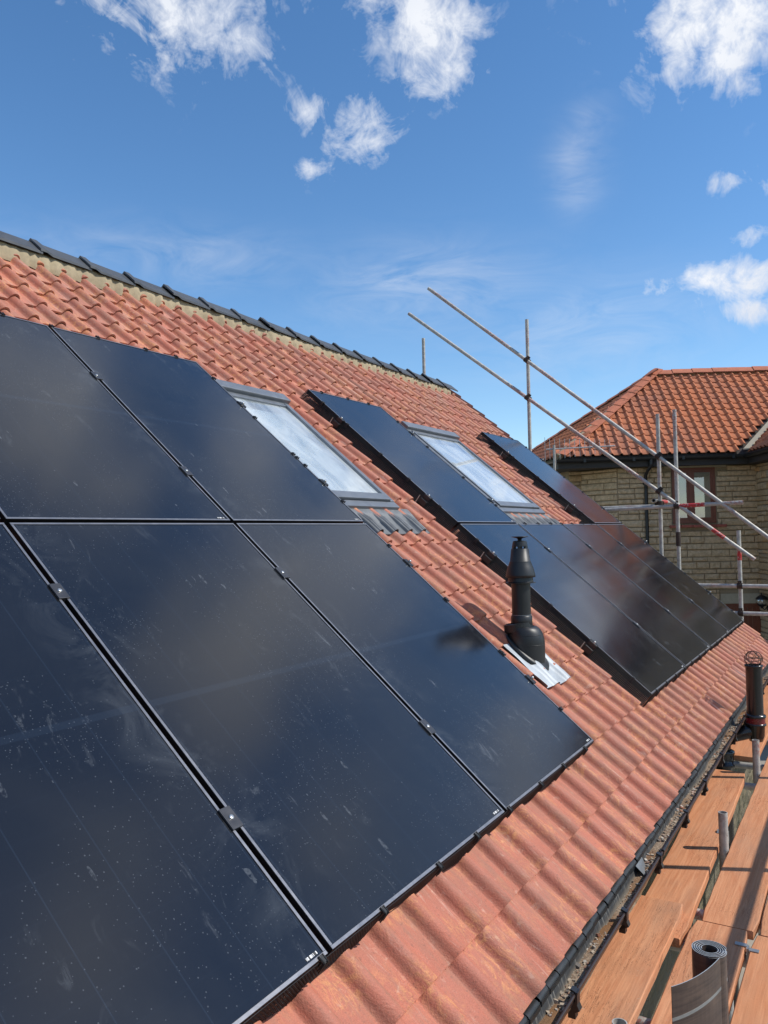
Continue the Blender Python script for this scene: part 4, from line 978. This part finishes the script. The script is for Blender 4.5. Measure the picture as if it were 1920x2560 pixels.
# roof deck
m = MB(); z0 = EZ - .05; z1 = RZ - .05
FC = Vector((-0.9, 3.5, 0))                    # far corner of the canted end
m.add([(0.02, .02, z0), (XE, .02, z0), (XE, RUN, z1), (RUN, RUN, z1), (FC.x, FC.y, z0), (XE, DEP, z0)], [(0, 1, 2, 3), (0, 3, 4), (4, 3, 2, 5), (0, 4, 5, 1)])
xr = XV + WINGW / 2; zr = EZ + WINGW / 2 * math.tan(TN) - .05; yr = WINGW / 2
m.add([(XV, .02, z0), (XV, -WINGD, z0), (xr, -WINGD, zr), (xr, yr, zr), (XV + WINGW, -WINGD, z0), (XV + WINGW, .02, z0)], [(0, 3, 2, 1), (2, 3, 5, 4)])
nroof = m.build('roof', 'underlay', nb)
nt_me = tile_mesh('roof_tile_old', 'tile_old', n=10)
front, rest = [], []
GN = 0.2335
kk = int(RUN / math.cos(TN) / GN)
for k in range(kk + 1):
    vq = k * GN; y = vq * math.cos(TN); z = EZ + vq * math.sin(TN)
    x = 0.0
    while x < XE - .2:
        xl = y + 0.05
        inside = x + TW * .35 > xl and vq < RUN / math.cos(TN) - .12 and not (x > XV + y - .16)
        if inside: front.append((x, y, z))
        x += TW
# canted end slope: tiles laid in the plane through the two eaves corners and the hip apex
pA, pB, pC = Vector((0, 0, EZ)), Vector((FC.x, FC.y, EZ)), Vector((RUN, RUN, RZ))
ex_ = (pA - pB).normalized(); ez_ = ex_.cross(pC - pB).normalized(); ey_ = ez_.cross(ex_)
WE = (pA - pB).length; cx_, cy_ = (pC - pB).dot(ex_), (pC - pB).dot(ey_)
RE = Matrix(((ex_.x, ey_.x, ez_.x, 0), (ex_.y, ey_.y, ez_.y, 0), (ex_.z, ey_.z, ez_.z, 0), (0, 0, 0, 1)))
k = 0
while k * GN < cy_ - .1:
    t_ = (k * GN + .06) / cy_; xa, xb = cx_ * t_, WE + (cx_ - WE) * t_; x = 0.0
    while x < WE:
        if x + TW * .6 > xa and x + TW * .4 < xb: rest.append((pB + ex_ * x + ey_ * (k * GN), 0))
        x += TW
    k += 1
frontv = []
for x, y, z in front:
    P_ = NO + WX * x + AY * y + Vector((0, 0, z)); px, py, zz = project(P_)
    frontv.append((px < 2000, zz, (x, y, z)))
vis = [f for f in frontv if f[0]][:300]; visset = set(f[2] for f in vis)
ro_ = random.Random(8)
def jit(): return ro_.uniform(-.012, .012)
for f in vis: link('roof_tile', nt_me, nroof, loc=f[2], rot=(TN + jit(), jit() * .6, jit() * .6))
tfs = [(Vector(f[2]), (TN, 0, 0)) for f in frontv if f[2] not in visset]
o1 = joined(tfs, nt_me, 'roof_tiles', 'tile_old', nroof) if tfs else None
# hip slope and wing slope tiles, joined
def joined_m(mats, name):
    vs, fs, sm = [], [], []; src = [v.co.copy() for v in nt_me.vertices]; pf = [tuple(p.vertices) for p in nt_me.polygons]; ps = [p.use_smooth for p in nt_me.polygons]
    for mt in mats:
        o = len(vs); vs += [(mt @ c)[:] for c in src]; fs += [tuple(i + o for i in f) for f in pf]; sm += ps
    m2 = bpy.data.meshes.new(name); m2.from_pydata(vs, [], fs); m2.materials.append(M['tile_old']); m2.polygons.foreach_set('use_smooth', sm); m2.update(); return link(name, m2, nroof, kind='stuff')
RL_ = Matrix.Rotation(-PI / 2, 4, 'Z') @ Matrix.Rotation(TN, 4, 'X')
joined_m([Matrix.Translation(p) @ RE for p, _ in rest], 'hip_slope_tiles')
mats = []
for k in range(int(WINGW / 2 / math.cos(TN) / GN) + 1):
    vq = k * GN; dx = vq * math.cos(TN); z = EZ + vq * math.sin(TN); yy = -WINGD + .02
    while yy + TW < dx - .10 + .1:
        if yy + TW * .5 < dx - 0.08: mats.append(Matrix.Translation(Vector((XV + dx, yy + TW, z))) @ RL_)
        yy += TW
joined_m(mats, 'wing_slope_tiles')
# hip and ridge tiles
def capmesh(name, w, ln, h, mat='hip_clay'):
    m = MB(); th = .014
    for x0, x1, l0, l1 in ((0, ln, 0.012, 0.0),):
        a = [(x0, -w, -h + l0), (x0, -w * .5, -h * .42 + l0), (x0, 0, l0), (x0, w * .5, -h * .42 + l0), (x0, w, -h + l0)]; b = [(x1, p[1], p[2] - l0 + l1) for p in a]
        lo = [(p[0], p[1], p[2] - th) for p in a]; lo2 = [(p[0], p[1], p[2] - th) for p in b]; k = 5
        m.add(a + b + lo + lo2, [(i, 5 + i, 6 + i, 1 + i) for i in range(4)] + [(i, 1 + i, 11 + i, 10 + i) for i in range(4)] + [(5 + i, 15 + i, 16 + i, 6 + i) for i in range(4)] + [(0, 10, 15, 5), (4, 9, 19, 14)])
    return m.mesh(name, mat)
hipm = capmesh('hip_tile', .175, .335, .062); ridm = capmesh('ridge_tile_old', .15, .46, .115)
ha, hb = Vector((0.02, 0.02, EZ + .060)), Vector((RUN - .1, RUN - .1, RZ + .015)); hd = (hb - ha); HL = hd.length; hd.normalize()
hx_ = hd; hy_ = Vector((0, 0, 1)).cross(hx_).normalized(); hz_ = hx_.cross(hy_)
nh = int(HL / .325)
for i in range(nh + 1):
    o = link('hip_tile', hipm, nroof); p = ha + hd * (i * .325)
    o.matrix_local = Matrix(((hx_.x, hy_.x, hz_.x, p.x), (hx_.y, hy_.y, hz_.y, p.y), (hx_.z, hy_.z, hz_.z, p.z), (0, 0, 0, 1))) @ Matrix.Rotation(ro_.uniform(-.02, .02), 4, 'X')
# far hip of the left slope
hb2, ha2 = hb, Vector((FC.x, FC.y, EZ + .055)); HL2 = (hb2 - ha2).length; hd2 = (hb2 - ha2).normalized(); hy2 = Vector((0, 0, 1)).cross(hd2).normalized(); hz2 = hd2.cross(hy2)
for i in range(int(HL2 / .325) + 1):
    o = link('hip_tile', hipm, nroof); p = ha2 + hd2 * (i * .325)
    o.matrix_local = Matrix(((hd2.x, hy2.x, hz2.x, p.x), (hd2.y, hy2.y, hz2.y, p.y), (hd2.z, hy2.z, hz2.z, p.z), (0, 0, 0, 1)))
m = MB(); m.tube([ha + Vector((0, 0, -.075)), hb + Vector((0, 0, -.09))], .075, 8); m.tube([ha2 + Vector((0, 0, -.075)), hb + Vector((0, 0, -.09))], .075, 8); m.tube([(RUN, RUN, RZ - .035), (XE, RUN, RZ - .035)], .08, 8)
m.build('mortar_bedding', 'stone_mortar', nroof)
x = RUN - .05
while x < XE - .4:
    link('ridge_tile', ridm, nroof, loc=(x, RUN, RZ + .075 + ro_.uniform(-.006, .006)), rot=(0, ro_.uniform(-.008, .008), ro_.uniform(-.01, .01))); x += .445
# valley
va, vb = Vector((XV - .02, -.03, EZ + .03)), Vector((XV + 2.0, 2.0, EZ + .03 + 2.0 * math.tan(TN)))
vd = (vb - va).normalized(); vs_ = Vector((vd.y, -vd.x, 0)).normalized()
m = MB(); m.obox((va + vb) / 2 + Vector((0, 0, .012)), vd * ((vb - va).length / 2), vs_ * .065, Vector((0, 0, .012))); m.build('valley_trough', 'lintel', nroof)
# gutter, soffit, fascia
m = MB(); gz_ = EZ - .075
def half(p, q, r):
    d = (q - p); s_ = Vector((d.y, -d.x, 0)).normalized()
    m.grid(lambda i, j: p + d * i + s_ * (r * math.cos(PI * j)) + Vector((0, 0, -r * math.sin(PI * j))), 12, 8); m.grid(lambda i, j: p + d * i + s_ * ((r - .005) * math.cos(PI * j)) + Vector((0, 0, -(r - .005) * math.sin(PI * j))), 12, 8, flip=True)
half(Vector((-.06, -.05, gz_)), Vector((XV - .02, -.05, gz_)), .058); half(Vector((FC.x - .05, FC.y, gz_)), Vector((-.05, -.06, gz_)), .058); half(Vector((XV - .05, 0, gz_)), Vector((XV - .05, -WINGD, gz_)), .058)
x = .5
while x < XV: m.box((x, -.115, gz_ - .065), (x + .05, .0, gz_ + .006)); x += .95
m.build('gutter', 'gutter_black', nb)
m = MB(); m.box((.02, .03, gz_ - .17), (XE, .055, gz_ + .03)); m.add([(.02, .056, gz_ - .17), (FC.x + .03, FC.y, gz_ - .17), (FC.x + .03, FC.y, gz_ + .03), (.02, .056, gz_ + .03)], [(0, 1, 2, 3)]); m.add([(.03, .057, gz_ - .16), (XV + .3, .057, gz_ - .16), (XV + .3, 3.4, gz_ - .16), (FC.x + .04, FC.y - .1, gz_ - .16)], [(0, 3, 2, 1)]); m.box((XV + .02, -WINGD, gz_ - .17), (XV + .045, .03, gz_ + .03)); m.box((XV + .045, -WINGD, gz_ - .168), (XV + .34, .03, gz_ - .155))
m.build('soffit', 'fascia', nb)
# walls: backing with separate stones in front
XC = nloc(1545, 1250, WY)[0]; WT = gz_ - .156
CH = 0.62                                            # canted corner
ex = XC - CH
outl = [(XC, WY), (XC - CH, WY + CH), (0.35, WY + CH), (-.45, FC.y - .35), (XE - .2, DEP - .36), (XE - .2, WY)]
m = MB(); n_ = len(outl)
m.add([(x, y, 0) for x, y in outl] + [(x, y, WT) for x, y in outl], [(i, n_ + i, n_ + (i + 1) % n_, (i + 1) % n_) for i in range(n_)] + [tuple(n_ + i for i in range(n_))])
m.box((WXL, -WINGD + .3, 0), (WXL + WINGW - .6, WY + .1, WT - .002))
gy_ = -WINGD + .3; xa_, xb_ = WXL, WXL + WINGW - .6; xm_ = XV + WINGW / 2; zg_ = EZ - .12 + (WINGW / 2 - .3) * math.tan(TN)
m.add([(xa_, gy_, WT), (xb_, gy_, WT), (xm_, gy_, zg_), (xa_, gy_ + .3, WT), (xb_, gy_ + .3, WT), (xm_, gy_ + .3, zg_)], [(0, 1, 2), (5, 4, 3), (0, 2, 5, 3), (1, 4, 5, 2)])
nwall = m.build('wall', 'stone_mortar', nb)
stone_me = []
for i in range(9):
    rs_ = random.Random(40 + i); m = MB(); j = lambda a: rs_.uniform(-a, a)
    bk_ = [(0, 0, 0), (1, 0, 0), (1, 0, 1), (0, 0, 1)]; md = [(0 + j(.012), -.7, .02 + j(.03)), (1 + j(.012), -.7, .02 + j(.03)), (1 + j(.012), -.7, .98 + j(.03)), (0 + j(.012), -.7, .98 + j(.03))]
    fr_ = [(.03 + abs(j(.03)), -1 + j(.25), .14 + j(.06)), (.97 - abs(j(.03)), -1 + j(.25), .14 + j(.06)), (.97 - abs(j(.03)), -1 + j(.25), .86 + j(.06)), (.03 + abs(j(.03)), -1 + j(.25), .86 + j(.06))]
    c_ = (.5 + j(.2), -1.15 + j(.3), .5 + j(.15))
    m.add(bk_ + md + fr_ + [c_], [(i_, (i_ + 1) % 4, 4 + (i_ + 1) % 4, 4 + i_) for i_ in range(4)] + [(4 + i_, 4 + (i_ + 1) % 4, 8 + (i_ + 1) % 4, 8 + i_) for i_ in range(4)] + [(8 + i_, 8 + (i_ + 1) % 4, 12) for i_ in range(4)])
    stone_me.append(m.mesh('stone', 'stone'))
w0 = nloc(1678, 1171, WY); w1 = nloc(1790, 1307, WY)
WIN = (w0[0], w1[0], w1[1], w0[1])                   # x0,x1,z0,z1
dl = nloc(1785, 1487, WY); dr = nloc(1896, 1509, WY); DOOR = (nloc(1815, 1530, WY)[0], WXL - .02, 0.0, nloc(1830, 1509, WY)[1])
HOLES = [(WIN[0] - .02, WIN[1] + .02, WIN[2] - .10, WIN[3] + .02), (WIN[0] - .16, WIN[1] + .24, WIN[3] - .01, WIN[3] + .125), (DOOR[0] - .12, DOOR[1] + .1, DOOR[3] - .02, DOOR[3] + .225), (DOOR[0] - .03, DOOR[1] + .1, 0, DOOR[3])]
stones = []
rs_ = random.Random(21)
def lay(p0, dirv, length, zb, zt, holes, pri):
    nrm = Vector((dirv.y, -dirv.x, 0)); z = zb; ang = math.atan2(dirv.y, dirv.x)
    while z < zt - .03:
        h = min(rs_.choice((.08, .095, .11, .125, .145)), zt - z); x = -rs_.uniform(0, .2)
        while x < length:
            l_ = rs_.uniform(.20, .60); xa, xb = max(x, 0), min(x + l_, length); x += l_
            segs = [(xa, xb)]
            for hx0, hx1, hz0, hz1 in holes:
                if z + h > hz0 + .01 and z < hz1 - .01:
                    ns_ = []
                    for a, b in segs:
                        if b <= hx0 or a >= hx1: ns_.append((a, b))
                        else:
                            if a < hx0: ns_.append((a, hx0))
                            if b > hx1: ns_.append((hx1, b))
                    segs = ns_
            for a, b in segs:
                if b - a < .035: continue
                stones.append((pri, p0 + dirv * (a + .006) + Vector((0, 0, z + .005)), ang, (b - a - .012, rs_.uniform(.022, .048), h - .013), rs_.randrange(9)))
        z += h
lay(Vector((XC, WY, 0)), Vector((1, 0, 0)), WXL - XC, 1.5, WT - .01, [(a - XC, b - XC, c, d) for a, b, c, d in HOLES], 0)
lay(Vector((XC - CH, WY + CH, 0)), Vector((1, -1, 0)).normalized(), CH * math.sqrt(2), 2.6, WT - .01, [], 1)
lay(Vector((0.35, WY + CH, 0)), Vector((1, 0, 0)), XC - CH - .35, 2.6, WT - .01, [], 2)
lay(Vector((WXL, WY, 0)), Vector((0, -1, 0)), 2.2, 1.3, WT - .01, [], 1)
stones.sort(key=lambda s_: s_[0])
for pri, p, a, s_, k in stones[:300]: link('stone', stone_me[k], nwall, loc=p, rot=(0, 0, a), scale=s_)
vs, fs = [], []
for pri, p, a, s_, k in stones[300:]:
    mt = Matrix.Translation(p) @ Matrix.Rotation(a, 4, 'Z') @ Matrix.Diagonal((*s_, 1)); o = len(vs); me = stone_me[k]
    vs += [(mt @ v.co)[:] for v in me.vertices]; fs += [tuple(i + o for i in q.vertices) for q in me.polygons]
me = bpy.data.meshes.new('stones'); me.from_pydata(vs, [], fs); me.materials.append(M['stone']); me.update(); link('stones', me, nwall, kind='stuff')
# window
x0, x1, z0_, z1_ = WIN; wd = x1 - x0; ht = z1_ - z0_
wo_ = MB(); wo_.box((x0 - .14, WY - .022, z1_ + .002), (x1 + .22, WY + .03, z1_ + .115)); wo_.build('lintel', 'lintel', nb)
m = MB(); f_ = .055
m.box((x0, WY - .03, z0_), (x0 + f_, WY + .035, z1_)); m.box((x1 - f_, WY - .03, z0_), (x1, WY + .035, z1_)); m.box((x0 + f_, WY - .03, z1_ - f_), (x1 - f_, WY + .035, z1_)); m.box((x0 + f_, WY - .03, z0_), (x1 - f_, WY + .035, z0_ + f_ * 1.3))
xm = x0 + wd * .43; m.box((xm - .035, WY - .028, z0_ + f_ * 1.3), (xm + .035, WY + .035, z1_ - f_))
win = m.build('window', 'brown_frame', nb)
for a, b in ((x0 + f_, xm - .035), (xm + .035, x1 - f_)):
    c = MB(); s2 = .040
    c.box((a + .002, WY - .020, z0_ + f_ * 1.3 + .002), (a + s2, WY + .02, z1_ - f_ - .002)); c.box((b - s2, WY - .020, z0_ + f_ * 1.3 + .002), (b - .002, WY + .02, z1_ - f_ - .002)); c.box((a + s2, WY - .020, z1_ - f_ - s2), (b - s2, WY + .02, z1_ - f_ - .002)); c.box((a + s2, WY - .020, z0_ + f_ * 1.3 + .002), (b - s2, WY + .02, z0_ + f_ * 1.3 + s2)); c.build('casement', 'brown_frame', win)
    g = MB(); g.box((a + s2, WY - .002, z0_ + f_ * 1.3 + s2), (b - s2, WY + .002, z1_ - f_ - s2)); g.build('pane', 'pane_glass', win)
    g = MB(); g.grid(lambda i, j: (a + .03 + (b - a - .06) * i, WY + .016 - .006 + .004 * math.sin(i * 26), z0_ + f_ + (ht - 2 * f_) * j), 40, 1); g.build('curtain', 'curtain', win)
m = MB()
for k in range(5):
    xa = x0 - .08 + k * (wd + .26) / 5; m.box((xa + .004, WY - .12, z0_ - .085 + .002 * (k % 2)), (xa + (wd + .26) / 5 - .004, WY + .02, z0_ - .03 + .002 * (k % 2)), bev=.008)
m.build('window_sill', 'sill_tile', nb)
# downpipe
xd = nloc(1618, 1250, WY - .06)[0]; m = MB(); zz = gz_ - .05
m.tube([(xd + .02, -.05, zz), (xd + .02, -.045, zz - .10), (xd - .015, .12, zz - .20), (xd - .02, WY - .075, zz - .28), (xd - .02, WY - .075, zz - .6), (xd - .02, WY - .075, 0.05)], .034, 12); m.tube([(xd + .02, -.05, zz + .01), (xd + .02, -.05, zz - .09)], .044, 12)
dpn = m.build('downpipe', 'gutter_black', nb)
for z in (zz - .45, zz - 2.0, zz - 3.4): m = MB(); m.hollow((xd - .02, WY - .075, z - .03), (xd - .02, WY - .075, z + .03), .042, .006, 12); m.box((xd - .075, WY - .05, z - .02), (xd + .035, WY - .035, z + .02)); m.build('pipe_clip', 'gutter_black', dpn)
# doorway
a, b, c_, d = DOOR; m = MB(); m.box((a - .10, WY - .018, d + .003), (b, WY + .03, d + .20)); m.build('lintel', 'lintel', nb)
m = MB(); m.box((a, WY - .01, 0), (a + .07, WY + .05, d)); m.box((b - .07, WY - .01, 0), (b, WY + .05, d)); m.box((a + .07, WY - .01, d - .07), (b - .07, WY + .05, d)); dob = m.build('door', 'brown_frame', nb)
npl = 6; wpl = (b - a - .14) / npl
for k in range(npl): m = MB(); m.box((a + .07 + k * wpl + .003, WY - .004 - .003, .02), (a + .07 + (k + 1) * wpl - .003, WY + .03, d - .072), bev=.003); m.build('plank', 'brown_frame', dob)
# lantern on the wing wall
lx, lz = WXL, nloc(1906, 1500, WY - .4)[1]
lp = NO + WX * (lx - .14) + AY * (WY - .42); 
e = thing('wall_lantern', 'black globe wall lantern on the stone wing beside the door', 'lantern', (lp.x, lp.y, GZ + lz - .16), (0, 0, NPHI))
m = MB(); m.lathe([(.0, .0), (.02, .005), (.03, .03), (.075, .06), (.08, .075)], seg=16); m.lathe([(.115, .175), (.10, .21), (.05, .25), (.012, .262), (.010, .30), (0, .31)], seg=16); m.tube([(0, 0, .02), (.05, 0, -.03), (.115, 0, .05)], .012, 8); m.obox((.117, 0, .05), Vector((.010, 0, 0)), Vector((0, .045, 0)), Vector((0, 0, .09)))
m.build('bracket', 'gutter_black', e)
m = MB(); m.lathe([(.075, .07), (.108, .11), (.114, .15), (.105, .18)], seg=16); m.build('globe', 'pane_glass', e)

# ------------------------------------------------------------------ television aerial on a mast
da = 15.2
def dep(px, py, D_=da): r_ = ray(px, py); return CAM + r_ * (D_ / r_.dot(fw))
mt_ = dep(1385, 1113); b0_, b1_ = dep(1366, 1126), dep(1537, 1103)
e = thing('tv_aerial', 'television aerial with many upright rods on a mast by the hipped roof', 'aerial', (mt_.x, mt_.y, GZ))
m = MB(); m.tube([(0, 0, 0), (0, 0, mt_.z - GZ)], .024, 10); m.build('mast', 'tube', e)
o_ = Vector((mt_.x, mt_.y, GZ)); A_, B_ = b0_ - o_, b1_ - o_; B_ = Vector((B_.x, B_.y, A_.z + .06)); A_ += Vector((0, 0, .02))
m = MB(); m.tube([A_, B_], .012, 8); m.build('boom', 'steel_wire', e)
for k in range(13):
    p = A_ + (B_ - A_) * (.05 + k * .073); h = .20 - .006 * k; m = MB(); m.tube([p + Vector((0, 0, -h)), p + Vector((0, 0, h))], .005, 5); m.build('rod', 'steel_wire', e)
m = MB(); sd_ = (B_ - A_).normalized().cross(Vector((0, 0, 1)))
for k in (-1, 1): m.obox(A_ + Vector((0, 0, k * .12)) - (B_ - A_) * .02, sd_ * .004, (B_ - A_).normalized() * .004, Vector((0, 0, .11)))
m.tube([A_ + (B_ - A_) * .12, A_ + (B_ - A_) * .14 + Vector((0, 0, -.25)), Vector((0.03, 0, A_.z - .4))], .004, 5); m.build('reflector', 'steel_wire', e)
